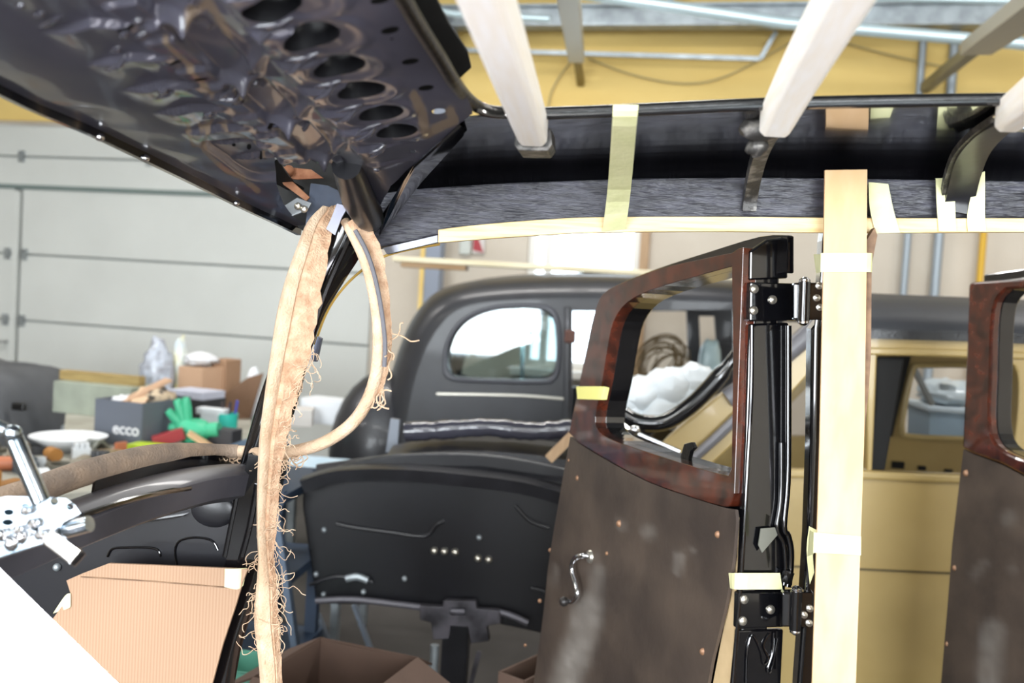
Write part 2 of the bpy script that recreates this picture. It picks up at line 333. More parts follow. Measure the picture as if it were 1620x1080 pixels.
# ================================================================ the car being restored
body = thing('car_body', 'stripped glossy black vintage car body with open doors and bare roof', 'car', (.2, 1.45, 0))
HP, HN = V((0, 0, 1.85)), V((.1177, -.160, -1)).normalized()     # header plane, normal points down to the viewer
def H(x, y): return on(x, y, HP, HN)
front = [(-330, 35), (-200, 82), (-60, 132), (0, 158), (60, 184), (140, 214), (200, 243), (300, 289), (380, 322), (440, 346), (474, 361)]
outl = front + [(482, 352), (466, 344), (448, 322), (438, 296), (434, 268), (444, 259), (475, 257), (510, 260), (530, 268), (546, 288), (556, 318), (568, 336), (590, 342), (603, 322), (618, 290), (655, 262), (700, 222), (728, 196), (748, 180), (742, 158), (712, 118), (690, 78), (660, 34), (642, 2), (600, -76), (560, -150), (505, -240), (-330, -240)]
holes = [(430-52, -46, 52, 22, .03), (430, -1, 49, 20, .03), (493, 47, 45.5, 18.5, .05), (537, 97, 41.5, 16, .06), (572, 137, 38.5, 14, .06), (603, 177, 36, 12.5, .06), (628, 208, 33, 11.5, .08)]
small = [(617, 46, 15, 5, .12), (649, 95, 14, 4.6, .1), (674, 138, 12.5, 4.4, .1), (694, 177, 11, 4.4, .1), (626, 26, 4, 2, 0), (620, 59, 3, 1.6, 0), (653, 243, 5, 2.6, 0), (600, -1, 15, 5, .1)]
slots = [(278, 91, 12, 2.4, .12), (318, 117, 13, 2.4, .1), (376, 158, 13, 1.8, .14), (432, 195, 12, 1.8, .08), (198, 33, 15, 3, .14), (370, 236, 3.2, 5, 0), (394, 243, 3.6, 7, 0), (413, 258, 2.6, 5, 0)]
allh = holes + small + slots
def inpoly(x, y, P):
    c = False; j = len(P)-1
    for i in range(len(P)):
        if (P[i][1] > y) != (P[j][1] > y) and x < (P[j][0]-P[i][0])*(y-P[i][1])/(P[j][1]-P[i][1])+P[i][0]: c = not c
        j = i
    return c
def near(x, y, P, closed=True):
    best = 1e9; bp = None; n = len(P)
    for i in range(n if closed else n-1):
        ax, ay = P[i]; bx, by = P[(i+1) % n]; dx, dy = bx-ax, by-ay; l = dx*dx+dy*dy or 1
        t = max(0, min(1, ((x-ax)*dx+(y-ay)*dy)/l)); qx, qy = ax+t*dx, ay+t*dy; d = (x-qx)**2+(y-qy)**2
        if d < best: best = d; bp = (qx, qy)
    return bp, math.sqrt(best)
def hole_at(x, y):
    for h in allh:
        dx, dy = x-h[0], y-h[1]
        if abs(dx) > h[2]+6 or abs(dy) > h[2]+6: continue
        c, s = math.cos(-h[4]), math.sin(-h[4]); u, v = (dx*c-dy*s*-1)/h[2], (-dx*s*-1+dy*c)/h[3]
        u = (dx*math.cos(h[4])-dy*math.sin(h[4]))/h[2]; v = (dx*math.sin(h[4])+dy*math.cos(h[4]))/h[3]
        if u*u+v*v < 1: return h, u, v
    return None
def seg(X, q, x0, q0, x1, q1):
    dx, dq = x1-x0, (q1-q0)*.0667; ax, aq = X-x0, (q-q0)*.0667; l = dx*dx+dq*dq
    t = max(0, min(1, (ax*dx+aq*dq)/l)); return math.hypot(ax-t*dx, aq-t*dq), t
def saw(f, r): return sst(0, r, f)*(1-f)**1.2
def relief(X, Y):
    q = (Y-1.116)/.0667; k = math.floor(q+.5); fr = q-k; h = 0
    nearA = sst(1.25, 1.17, Y)            # ribs die out close to the pillar
    e = max(0, -.50-X); h += -.7*e*e
    # arched lobes in front of the channel, each ends in a short steep step
    lo = (q+.05-abs(X+.472)*5) % 1
    w = sst(-.53, -.49, X)*sst(-.432, -.455, X)
    h += .008*w*nearA*saw(lo, .04)
    # folded tabs next to the channel
    h += .005*sst(-.450, -.444, X)*sst(-.414, -.418, X)*nearA*saw((q+.4) % 1, .04)
    # channel with star shaped bridges
    ch = sst(-.418, -.411, X)*sst(-.370, -.378, X)
    br = ((q+.9)/2) % 1; br = min(br, 1-br)*2
    h -= .007*ch*sst(.03, .14, br)*sst(1.25, 1.2, Y)
    # slope up to the hole row
    h += .006*sst(-.375, -.335, X)*sst(-.29, -.33, X)
    n2 = round((q+.9)/2)
    for i in (n2-1, n2, n2+1):
        s0 = -.9+2*i; fade = sst(1.27, 1.21, Y)
        d, t = seg(X, q, -.392, s0, -.342, s0-1.0); h += .010*math.exp(-(d/(.009-.004*t))**2)*(1-.5*t)*fade
        d, t = seg(X, q, -.392, s0, -.428, s0+.15); h += .007*math.exp(-(d/.005)**2)*nearA
        d, t = seg(X, q, -.392, s0, -.385, s0+.5); h += .006*math.exp(-(d/.004)**2)*fade
    vv = abs(((q+.9)/2+.5) % 1-.5)*2; h -= .006*vv*sst(-.375, -.36, X)*sst(-.335, -.35, X)*sst(1.2, 1.15, Y)
    # darts between the holes, tapering towards the open roof
    dart = saw((q-.52-(X+.34)*2.2) % 1, .035)
    h += .0075*dart*sst(-.352, -.338, X)*max(0, min(1, (-.262-X)/.075))*sst(1.25, 1.2, Y)*sst(.60, .64, Y)
    # lip round every hole
    r = math.hypot((X+.286)/.034, (fr)*.0667/.030)
    if -6.6 < q < .6: h += .002*math.exp(-((r-1.1)/.22)**2)
    # oval pressing near the pillar
    u = (X+.488)/.034; v = (Y-1.185)/.085; rr = (u**4+v**4)**.25
    h -= .010*sst(1.12, .92, rr)
    h += .003*math.sin(Y*9)*sst(-.2, -.26, X)
    h += .0012*noise.noise(V((X*16, Y*16, .3)))
    return h
stains = [([(300, 205), (292, 178), (304, 172), (313, 190), (318, 202), (328, 196), (336, 184), (327, 205), (318, 235), (306, 232), (296, 205)], 3.4), ([(318, 230), (330, 250), (352, 270), (380, 284), (408, 304)], 4.5), ([(262, 55), (300, 100), (335, 140)], 5), ([(345, 192), (385, 210), (410, 235), (420, 262)], 1.6), ([(420, 130), (450, 160), (468, 172)], 2.4), ([(500, 196), (520, 228), (530, 245)], 2), ([(655, 150), (668, 180), (674, 215), (690, 205), (718, 192), (712, 176)], 9), ([(300, 12), (330, 0), (345, 20), (360, 55)], 9)]
st = 2; X0, Y0 = -330, -240; nx, ny = (762+330)//st+1, (372+240)//st+1
vid = {}; hv = []; pix = []; hf = []; sv = []
inside = {}
for j in range(ny):
    for i in range(nx):
        x, y = X0+i*st, Y0+j*st
        inside[i, j] = inpoly(x, y, outl) and not hole_at(x, y)
def vert(i, j):
    if (i, j) in vid: return vid[i, j]
    x, y = X0+i*st, Y0+j*st
    if not inside[i, j]:
        h = hole_at(x, y)
        if h:
            hh, u, v = h; m = math.hypot(u, v)
            if m < 1e-3: u, v, m = 1, 0, 1
            u, v = u/m, v/m; a = hh[4]; ex, ey = u*hh[2], v*hh[3]
            x, y = hh[0]+ex*math.cos(a)+ey*math.sin(a), hh[1]-ex*math.sin(a)+ey*math.cos(a)
        else: (x, y), _ = near(x, y, outl)
    p = H(x, y); p = p + HN*relief(p.x, p.y)
    vid[i, j] = len(hv); hv.append(p)
    s_ = 0
    for pl, wd_ in stains:
        if min(a for a, b in pl)-20 < x < max(a for a, b in pl)+20 and min(b for a, b in pl)-20 < y < max(b for a, b in pl)+20:
            d = near(x, y, pl, False)[1]; d += 2.5*noise.noise(V((x*.12, y*.12, 0)))
            s_ = max(s_, sst(wd_*1.2, wd_*.3, d))
    sv.append(min(.7, s_)); return vid[i, j]
for j in range(ny-1):
    for i in range(nx-1):
        c4 = [(i, j), (i+1, j), (i+1, j+1), (i, j+1)]
        if any(inside[c] for c in c4): hf.append(tuple(vert(*c) for c in c4))
hd = G().add(hv, hf).obj('windshield_header', header_m, body, smooth=True, split=False, attr=('stain', sv), label='pressed black header panel with a row of oval holes')
# upper skin over the header, hole collars
G().plate([H(x, y)-HN*.055 for x, y in outl], [], -HN*.003).obj('roof_skin', darktrim, body)
for h in holes:
    lp = []
    for k in range(28):
        a = 2*math.pi*k/28; ex, ey = math.cos(a)*h[2], math.sin(a)*h[3]
        x, y = h[0]+ex*math.cos(h[4])+ey*math.sin(h[4]), h[1]-ex*math.sin(h[4])+ey*math.cos(h[4])
        p = H(x, y); lp.append(p+HN*relief(p.x, p.y))
    c = sum(lp, V())/28
    G().loft([lp, [p+(p-c)*.02-HN*.012 for p in lp], [p-(p-c)*.06-HN*.026 for p in lp]], True).obj('hole_collar', M('collar_black', '#131316', .4), hd, smooth=True)
# glossy beads added where lamp highlights run along the pressing
for sg in ([(463, 19), (395, 27)], [(463, 19), (395, 45)], [(504, 73), (450, 79)], [(504, 73), (450, 94)], [(538, 119), (497, 124)], [(538, 119), (497, 138)], [(573, 159), (532, 166)], [(573, 160), (532, 177)], [(603, 193), (561, 201)], [(595, 197), (561, 209)], [(611, 228), (584, 231)], [(609, 231), (584, 239)],
           [(98, 18), (63, 39)], [(200, 78), (166, 101)], [(276, 128), (249, 145)], [(342, 168), (321, 182)], [(69, 12), (53, 21)], [(38, 0), (26, 6)], [(190, 66), (176, 74)], [(264, 124), (252, 132)], [(334, 166), (322, 172)], [(382, 132), (345, 147)], [(381, 148), (345, 147)], [(410, 128), (397, 130)], [(225, 22), (209, 27)], [(233, 43), (212, 47)], [(190, 45), (201, 35)], [(498, 253), (508, 258)], [(478, 209), (490, 203)], [(590, 262), (602, 264)]):
    pp = []
    for k in range(5):
        x = sg[0][0]+(sg[1][0]-sg[0][0])*k/4; y = sg[0][1]+(sg[1][1]-sg[0][1])*k/4; p = H(x, y); pp.append(p+HN*(relief(p.x, p.y)+.0006))
    G().tube(pp, [.0008, .003, .0034, .003, .001], 12).obj('highlight_bead', M('highlight_bead_paint', '#3b3a42', .12, coat=1), hd, smooth=True)
# front flange of the header (windshield seat)
fl = cr([H(x, y)+HN*relief(*H(x, y).xy) for x, y in front], 4)
G().tube(fl, .005, 4, prof=[(-.004, -.004), (.010, -.004), (.010, .004), (-.004, .004)], side=V((0, 0, -1))).obj('windshield_flange', gloss, body, smooth=True)
for x, y in ((158, 220), (230, 254), (374, 318)):
    p = H(x, y)+HN*relief(*H(x, y).xy)+V((0, 0, -.008)); G().ball(p, (.006, .006, .005), 10, 6).obj('flange_screw', chrome, body, smooth=True)
# side of the roof
cols = [560, 600, 640, 680, 720, 760, 800, 860, 920, 1000, 1100, 1200, 1300, 1400, 1500, 1620, 1800]
def ip(tab, x):
    if x <= tab[0][0]: return tab[0][1]
    for (a, b), (c, d) in zip(tab, tab[1:]):
        if x <= c: return b+(d-b)*(x-a)/(c-a)
    return tab[-1][1]
lipT = [(560, 205), (680, 196), (740, 184), (790, 182), (900, 181), (1000, 176), (1200, 168), (1620, 162), (1800, 160)]
botT = [(560, 318), (600, 312), (640, 306), (720, 300), (800, 295), (1000, 288), (1200, 286), (1400, 289), (1620, 292), (1800, 295)]
rows = []
for k in range(13):
    u = k/12; r = []
    for x in cols:
        y = ip(lipT, x)*(1-u)+ip(botT, x)*u
        Yd = 1.15 + .34*(math.sin(u*math.pi/2)**1.15)
        r.append(W(x, y, Yd))
    rows.append(r)
G().loft(rows).obj('roof_side', gloss, body, smooth=True, solid=.003)
railB = [(575, 392), (640, 380), (690, 369), (800, 355), (950, 344), (1200, 340), (1400, 341), (1620, 343), (1800, 346)]
tp = [W(x, ip(botT, x)-6, 1.47) for x in cols]; bt = [W(x, ip(railB, x)+3, 1.478) for x in cols]
G().band(tp, bt, (0, .05, 0)).obj('roof_rail', blackwood, body, bevel=.003, label='rough black painted wooden rail above the doors')
lip = crp([(470, -300), (560, -150), (600, -76), (644, 2), (664, 36), (692, 80), (716, 120), (742, 155), (768, 172), (800, 178), (850, 179), (900, 178), (1000, 174), (1200, 165), (1400, 160), (1620, 157), (1800, 155)], 4)
def lipY(x, y): return 1.145 if x > 800 else None
lp3 = []
for x, y in lip:
    if x >= 800: p = W(x, y, 1.145)
    elif x <= 716: p = H(x, y)+HN*.004
    else:
        t = (x-716)/84; p = (H(x, y)+HN*.004).lerp(W(x, y, 1.145), t)
    lp3.append(p)
G().tube(lp3, .0075, 10).obj('sunroof_seal', rubber, body, smooth=True, label='black rubber edge of the open roof')
G().tube([p+V((0, -.012 if True else 0, -.006)) for p in lp3[30:]], .0035, 8).obj('seal_bead', gloss, body, smooth=True)
# corner gusset
G().loft([[H(602, 345), H(655, 262)+HN*.002, H(728, 196)+HN*.002], [W(600, 372, 1.475), W(668, 285, 1.40), W(740, 205, 1.24)]]).obj('corner_gusset', gloss, body, smooth=True, solid=.003)
# end lobe of the header near the pillar
pts = [H(548, 262)+HN*.0, H(566, 300)+HN*.012, H(583, 326)+HN*.016, H(588, 345)+HN*.006]
G().tube(cr(pts, 5), [.02, .02, .021, .022, .023, .024, .024, .024, .024, .024, .023, .022, .02, .017, .013, .006], 12).obj('header_knuckle', satin, body, smooth=True)
# windshield pillar
pl = [(500, 352), (484, 392), (470, 440), (448, 520), (425, 590), (402, 660), (383, 725), (370, 780)]
pr = [(592, 352), (574, 398), (548, 440), (514, 496), (494, 550), (478, 610), (452, 700), (432, 780)]
n = 8; rows = []
A = crp(pl, 4); B = crp(pr, 4)
for (ax, ay), (bx, by) in zip(A, B):
    p, q = W(ax, ay, 1.50), W(bx, by, 1.515); m = (p+q)/2; s_ = (q-p)/2
    rows.append([m+s_*math.cos(a)*1.0+V((0, -.030*math.sin(a) if math.sin(a) > 0 else -.02*math.sin(a), 0)) for a in [2*math.pi*k/12 for k in range(12)]])
G().loft(rows, True).obj('windshield_pillar', gloss, body, smooth=True)
# glass channel strip and raised edges on the pillar
ed = cr([W(x, y, 1.478) for x, y in ((555, 372), (528, 430), (508, 480), (490, 540), (470, 610), (440, 700), (420, 770))], 5)
G().tube(ed, .006, 8).obj('pillar_edge', gloss, body, smooth=True)
ed = cr([W(x, y, 1.485) for x, y in ((455, 520), (420, 610), (396, 690), (380, 750))], 5)
G().tube(ed, .004, 8).obj('glass_channel', gloss, body, smooth=True)
G().plate(WL([(502, 532), (508, 535), (500, 572), (490, 571)], 1.50), [], (0, .01, 0)).obj('striker_tab', M('grey_steel', '#6b7080', .4, .5), body)
ys = M('yellow_edge', '#c9a24a', .6)
G().tube(cr([W(x, y, 1.53) for x, y in ((696, 386), (640, 396), (600, 409), (560, 438), (530, 472), (512, 505), (498, 545))], 5), .0022, 6).obj('door_opening_edge', ys, body, smooth=True)
G().band(WL([(606, 392), (640, 384), (692, 372)], 1.475), WL([(612, 402), (645, 394), (692, 383)], 1.475), (0, .012, 0)).obj('drip_strip', M('grey_strip', '#77787f', .35, .5), body)
# bracket cluster at the pillar top
G().plate([W(x, y, 1.455) for x, y in ((436, 262), (492, 268), (512, 282), (470, 284), (458, 283), (490, 312), (484, 318), (448, 292))], [], (0, .004, 0)).obj('rusty_bracket', rust, body, bevel=.001, label='rusty steel bracket')
G().ball(W(457, 270, 1.45), .009, 10, 6).obj('bracket_bolt', rust, body, smooth=True)
G().loft([[W(492, 290, 1.46), W(518, 294, 1.455), W(543, 306, 1.46)], [W(488, 322, 1.475), W(516, 320, 1.47), W(540, 330, 1.475)], [W(484, 356, 1.485), W(505, 352, 1.478), W(530, 352, 1.485)]]).obj('pillar_gusset', greymetal, body, smooth=True, solid=.003)
G().plate([W(x, y, 1.44) for x, y in ((446, 327), (470, 312), (493, 321), (486, 333), (462, 342))], [], (0, .004, 0)).obj('latch_plate', M('dull_zinc', '#6f7274', .45, .6), body, bevel=.001)
for x, y in ((471, 326), (481, 331)): G().ball(W(x, y, 1.437), (.006, .004, .006), 10, 6).obj('latch_screw', nickel, body, smooth=True)
# cowl: windshield sill, side panel, lower pillar
ctr = cr([on(x, y, V((-.9, 0, 0)), V((1, -.2, 0)).normalized()) for x, y in ((420, 757), (330, 762), (230, 787), (150, 815), (60, 850), (-60, 900), (-180, 950))], 5)
G().tube(ctr, .03, prof=[(-.022, -.028), (.012, -.034), (.024, -.02), (.026, .0), (.02, .03), (-.012, .034), (-.03, .02), (-.034, -.005)], side=V((0, 0, 1))).obj('windshield_sill', M('dusty_black_sill', '#4a4a51', .4, coat=.1, col2='#38383e', scale=8), body, smooth=True)
G().tube(cr([on(x, y, V((-.868, 0, 0)), V((1, -.2, 0)).normalized()) for x, y in ((300, 772), (250, 780), (190, 795), (130, 815))], 5), .004, 8).obj('sill_bead', gloss, body, smooth=True)
# raised jagged lip at the back of the sill
jt = [(152, 758), (166, 740), (190, 738), (215, 732), (250, 726), (300, 722), (340, 720), (372, 722), (404, 722)]
jb = [(148, 772), (168, 764), (192, 760), (215, 757), (250, 752), (300, 746), (340, 742), (372, 742), (404, 744)]
SP = V((-.93, 0, 0)); SN = V((1, -.2, 0)).normalized()
G().band([on(x, y, SP, SN) for x, y in jt], [on(x, y+12, SP, SN) for x, y in jb], (-.004, 0, 0)).obj('sill_lip', gloss, body, smooth=True)
cs = [(420, 745), (300, 770), (180, 800), (60, 850), (-60, 900), (-200, 960), (-200, 1400), (330, 1400), (350, 1060), (385, 905), (408, 820)]
G().plate(WL(cs, 1.50), [], (0, .01, 0)).obj('cowl_side_panel', M('cowl_black', '#17171b', .28, coat=.5, col2='#1e1e23', scale=6, bump=.05), body)
G().band(cr(WL([(80, 800), (160, 828), (240, 822), (290, 815)], 1.49), 4), cr(WL([(80, 806), (160, 832), (240, 825), (290, 817)], 1.49), 4), (0, .012, 0)).obj('cowl_crease', gloss, body)
G().tube(cr(WL([(170, 880), (178, 868), (200, 866), (235, 866), (250, 870), (254, 880)], 1.499), 4), .0022, 8).obj('panel_embossing', gloss, body, smooth=True)
G().tube(cr(WL([(280, 895), (277, 870), (285, 855), (310, 850), (335, 855), (345, 870)], 1.499), 4), .002, 8).obj('panel_embossing', gloss, body, smooth=True)
G().ball(W(338, 806, 1.502), (.04, .010, .03), 24, 14).obj('panel_dome', satin, body, smooth=True)
G().ball(W(90, 897, 1.497), .007, 10, 6).obj('panel_bolt', steel, body, smooth=True)
lo = [W(x, y, 1.48) for x, y in ((432, 720), (416, 790), (398, 880), (375, 960), (345, 1080), (310, 1400))]
G().tube(cr(lo, 4), .03, prof=[(-.028, -.02), (.02, -.024), (.024, .0), (.022, .03), (-.03, .03)], side=V((1, 0, 0))).obj('lower_pillar', gloss, body, smooth=True)
G().tube(cr([W(x, y, 1.452) for x, y in ((408, 765), (396, 830), (380, 890), (360, 960))], 4), .006, 8).obj('pillar_bead', gloss, body, smooth=True)
G().tube(cr([W(x, y, 1.452) for x, y in ((378, 770), (366, 830), (356, 880))], 4), .005, 8).obj('pillar_bead', gloss, body, smooth=True)
# rocker, floor frame and blocks the body stands on (below the frame)
G().box((.25, 1.52, .36), (2.2, .10, .12)).obj('rocker_sill', satin, body, bevel=.01)
for x in (-.7, .25, 1.2): G().box((x, 1.52, .15), (.18, .22, .30)).obj('support_block', M('timber_block', '#8a6c48', .8), body, bevel=.004)
G().plate(WL([(428, 256), (470, 250), (560, 256), (566, 340), (540, 356), (480, 366), (446, 336)], 1.50), [], (0, .012, 0)).obj('pillar_box', darktrim, body)
# centre pillar behind the cardboard strip
cpl = [(1306, 352), (1302, 380), (1299, 450), (1296, 505), (1284, 520), (1282, 700), (1277, 850), (1268, 1000), (1262, 1080), (1245, 1400), (1318, 1400), (1335, 1080), (1352, 700), (1362, 352)]
G().plate(WL(cpl, 1.545), [], (0, .05, 0)).obj('centre_pillar', gloss, body, bevel=.006)
G().tube(WL([(1306, 372), (1300, 450), (1291, 520), (1288, 700), (1282, 850), (1272, 1000), (1266, 1080)], 1.54), .0035, 8).obj('pillar_trim', gloss, body, smooth=True)
# ---- roof bows and their brackets
def bow(name, a, b, c, w0, w1, label):
    pts = cr([a, b, c], 6); m = len(pts)
    sd = [V((1, 0, 0))]*m
    return G().tube(pts, 1, prof=lambda t: [(-(w0+(w1-w0)*t)/2, -.011), (-(w0+(w1-w0)*t)/2+.006, -.017), ((w0+(w1-w0)*t)/2-.006, -.017), ((w0+(w1-w0)*t)/2, -.011), ((w0+(w1-w0)*t)/2, .017), (-(w0+(w1-w0)*t)/2, .017)], side=sd).obj(name, whitewood, body, bevel=.002, label=label)
def bowat(x, y, X): return on(x, y, V((X, 0, 0)), V((1, 0, 0)))
b1 = W(843, 210, 1.16); bow('roof_bow', b1, bowat(806, 105, b1.x), bowat(752, -50, b1.x-.003), .036, .041, 'white painted roof bow')
b2 = W(1226, 196, 1.15); q = W(1336, 0, .86); bow('roof_bow', b2, b2.lerp(q, .5)+V((0, 0, .004)), q+(q-b2)*.4, .036, .046, 'white painted roof bow')
b3 = W(1596, 186, 1.15); q = W(1700, 110, .95); bow('roof_bow', b3, b3.lerp(q, .5), q, .03, .045, 'white painted roof bow')
bk = M('worn_black_bracket', '#3a3836', .4, .3, col2='#8a8680', scale=50, amt=(.5, .7), bump=.4, bscale=120)
g = G(); c = W(843, 222, 1.165)
g.plate([c+V((x, 0, z)) for x, z in ((-.022, .012), (.022, .015), (.024, -.004), (.019, -.012), (-.017, -.013), (-.023, -.006))], [[c+V((x, 0, z)) for x, z in ((-.012, .004), (.012, .006), (.012, -.005), (-.011, -.006))]], (0, .06, 0))
g.obj('bow_bracket', bk, body, bevel=.0015)
G().box(c+V((0, .012, 0)), (.008, .02, .012)).obj('bracket_screw', nickel, body)
def arm(path, w, Yf, name, mat, hgt=.006):
    pts = cr([W(x, y, Yf(i)) for i, (x, y) in enumerate(path)], 5)
    return G().tube(pts, 1, prof=[(-w/2, -hgt), (-w/4, -hgt*1.6), (-w/5, -hgt*.6), (w/5, -hgt*.6), (w/4, -hgt*1.6), (w/2, -hgt), (w/2, hgt), (-w/2, hgt)], side=V((1, 0, .2))).obj(name, mat, body, smooth=True)
arm([(1232, 192), (1212, 222), (1200, 250), (1192, 282), (1187, 310), (1185, 334)], .02, lambda i: (1.16, 1.26, 1.34, 1.42, 1.46, 1.465)[i], 'bow_bracket_arm', bk)
g = G(); c = W(1218, 206, 1.17); g.ball(c+V((-.012, 0, 0)), (.026, .014, .013), 12, 8, lump=.25, seed=2); g.ball(c+V((-.012, .01, -.018)), (.014, .01, .013), 10, 8, lump=.3, seed=5); g.obj('bow_socket', bk, body, smooth=True)
G().ball(W(1196, 236, 1.27), .005, 8, 6).obj('socket_screw', chrome, body, smooth=True)
arm([(1606, 184), (1570, 205), (1540, 238), (1526, 275), (1518, 310), (1512, 336)], .042, lambda i: (1.155, 1.25, 1.34, 1.42, 1.46, 1.465)[i], 'bow_bracket_arm', satin)
arm([(1590, 182), (1550, 208), (1520, 240), (1506, 275), (1500, 305)], .02, lambda i: (1.155, 1.25, 1.34, 1.42, 1.46)[i], 'bow_bracket_arm', bk, .004)
c = W(1597, 188, 1.145); G().plate([c+V((x, 0, z)) for x, z in ((-.016, .004), (.03, .02), (.05, .012), (.03, -.012), (.006, -.012))], [], (0, .012, 0)).obj('bow_ferrule', zinc, body, bevel=.002)
G().ball(W(1587, 190, 1.14), (.004, .003, .004), 8, 6).obj('ferrule_screw', rubber, body, smooth=True)
# wooden strip below the rail
pt = [(693, 363), (740, 357), (800, 351.5), (870, 346.5), (950, 343), (1150, 342.5), (1310, 344), (1450, 345), (1620, 345), (1800, 347)]
pb = [(693, 384), (740, 380), (800, 375.5), (870, 371), (950, 367.5), (1150, 366), (1310, 368), (1450, 368), (1620, 367), (1800, 369)]
G().band(WL(crp(pt, 3), 1.462), WL(crp(pb, 3), 1.462), (0, .014, 0)).obj('wooden_strip', pine, bevel=.0015, label='long pale pine strip fixed below the black roof rail', cat='strip')
# ================================================================ doors (rear-hinged, open 64 degrees)
AL = math.radians(64.3); DD = V((-math.cos(AL), math.sin(AL), 0)); DO = V((math.sin(AL), math.cos(AL), 0))
def make_door(P0, wood_o, wood_i, shell, leath, skin_top, stainsp, spots, crank, edge=True):
    def D(x, y, off=0): return on(x, y, P0+DO*off, DO)
    hole = [D(x, y) for x, y in wood_i]
    door = G().plate([D(x, y)+DO*.012 for x, y in shell], [[p+DO*.012 for p in hole]], DO*.05).obj('car_door', gloss, body, bevel=.004)
    G().plate([D(x, y)-DO*.010 for x, y in wood_o], [[p-DO*.010 for p in hole]], DO*.026).obj('window_surround', burl, door, bevel=.006, label='varnished reddish burl wood window surround')
    # leather board as a fine grid so that stains can sit on it
    xs = [p[0] for p in leath]; ys = [p[1] for p in leath]; stp = 9
    ni = int((max(xs)-min(xs))/stp)+2; nj = int((max(ys)-min(ys))/stp)+2
    vid, vv, ff, sa = {}, [], [], []
    ins = {(i, j): inpoly(min(xs)+i*stp, min(ys)+j*stp, leath) for i in range(ni) for j in range(nj)}
    def vt(i, j):
        if (i, j) in vid: return vid[i, j]
        x, y = min(xs)+i*stp, min(ys)+j*stp
        if not ins[i, j]: (x, y), _ = near(x, y, leath)
        vid[i, j] = len(vv); p = D(x, y)-DO*.004; vv.append(p - DO*.004*noise.noise(p*4))
        s_ = 0
        for pl, wd_, am in stainsp:
            d = near(x, y, pl, False)[1] if len(pl) > 1 else math.hypot(x-pl[0][0], y-pl[0][1])
            s_ = max(s_, am*sst(wd_, wd_*.2, d)*(.55+.9*abs(noise.noise(V((x*.06, y*.03, 1))))))
        sa.append(min(1, s_)); return vid[i, j]
    for i in range(ni-1):
        for j in range(nj-1):
            c4 = [(i, j), (i+1, j), (i+1, j+1), (i, j+1)]
            if any(ins.get(c) for c in c4): ff.append(tuple(vt(*c) for c in c4))
    G().add(vv, ff).obj('leather_board', leather, door, smooth=True, solid=.006, attr=('stain', sa), label='worn dark brown leather door board')
    rim = [D(x, y)-DO*.004 for x, y in leath]
    for x, y, r in spots: G().ball(D(x, y)-DO*.007, (r, r*.6, r*1.1), 10, 6).obj('upholstery_screw', M('copper_screw', '#8f6c52', .5, .4), door, smooth=True)
    if crank:
        k = [D(x, y)-DO*o for x, y, o in crank]
        G().tube(cr(k, 5), .006, 10).obj('window_crank', chrome, door, smooth=True, label='curved chrome window crank')
        e = k[-1]; G().ball(e-DO*.012, .011, 12, 8).obj('crank_knob', M('knob_dark', '#2a2726', .3), door, smooth=True)
        G().lathe(D(crank[0][0], crank[0][1]), [(.016, -.006), (.018, 0), (.012, .012), (.0, .014)], 14, -DO).obj('crank_rosette', nickel, door, smooth=True)
    return door, D
P0 = V((.2026, 1.56, 0))
wi = crp([(1166, 422), (1100, 440), (1040, 458), (1000, 478), (978, 508), (968, 550), (960, 600), (950, 648), (950, 676), (968, 692), (1010, 708), (1070, 727), (1130, 745), (1160, 752)], 3)
wi = wi + [(1166, 740), (1168, 600)]
wo = [(1184, 392), (1176, 394)] + crp([(1168, 400), (1110, 412), (1050, 426), (995, 446), (960, 466), (946, 500), (935, 550), (922, 610), (910, 668), (906, 684)], 3) + crp([(922, 700), (970, 728), (1030, 760), (1090, 782), (1150, 800), (1163, 798), (1170, 780)], 3)
shell = [(1184, 390), (1110, 408), (1050, 423), (993, 444), (957, 464), (943, 500), (932, 550), (919, 610), (907, 668), (902, 690), (890, 770), (870, 900), (846, 1080), (815, 1330), (1151, 1330), (1160, 1080), (1166, 900), (1171, 760), (1178, 560)]
lea = [(907, 690)] + crp([(922, 702), (970, 730), (1030, 762), (1090, 784), (1150, 802), (1170, 806)], 2) + crp([(1172, 822), (1166, 880), (1154, 950), (1140, 1010), (1126, 1080), (1095, 1330)], 3) + [(822, 1330), (850, 1080), (872, 900), (893, 770)]
st1 = [([(935, 960), (925, 1010), (905, 1060), (900, 1085)], 34, .9), ([(950, 900), (945, 950), (930, 990)], 16, .5), ([(1030, 840)], 18, .5), ([(1080, 880), (1076, 900)], 14, .35), ([(1100, 870)], 10, .35), ([(985, 830)], 12, .5), ([(880, 920), (885, 900)], 9, .35)]
sp1 = [(905, 728, .004), (919, 756, .006), (875, 870, .005), (858, 950, .005), (1142, 845, .006), (1118, 1030, .006), (985, 828, .007), (835, 1020, .004), (965, 875, .004)]
door1, D1 = make_door(P0, wo, wi, shell, lea, None, st1, sp1, [(938, 880, .004), (936, 878, .022), (926, 884, .026), (922, 900, .026), (928, 922, .026), (931, 940, .026), (924, 950, .026), (917, 950, .026)])
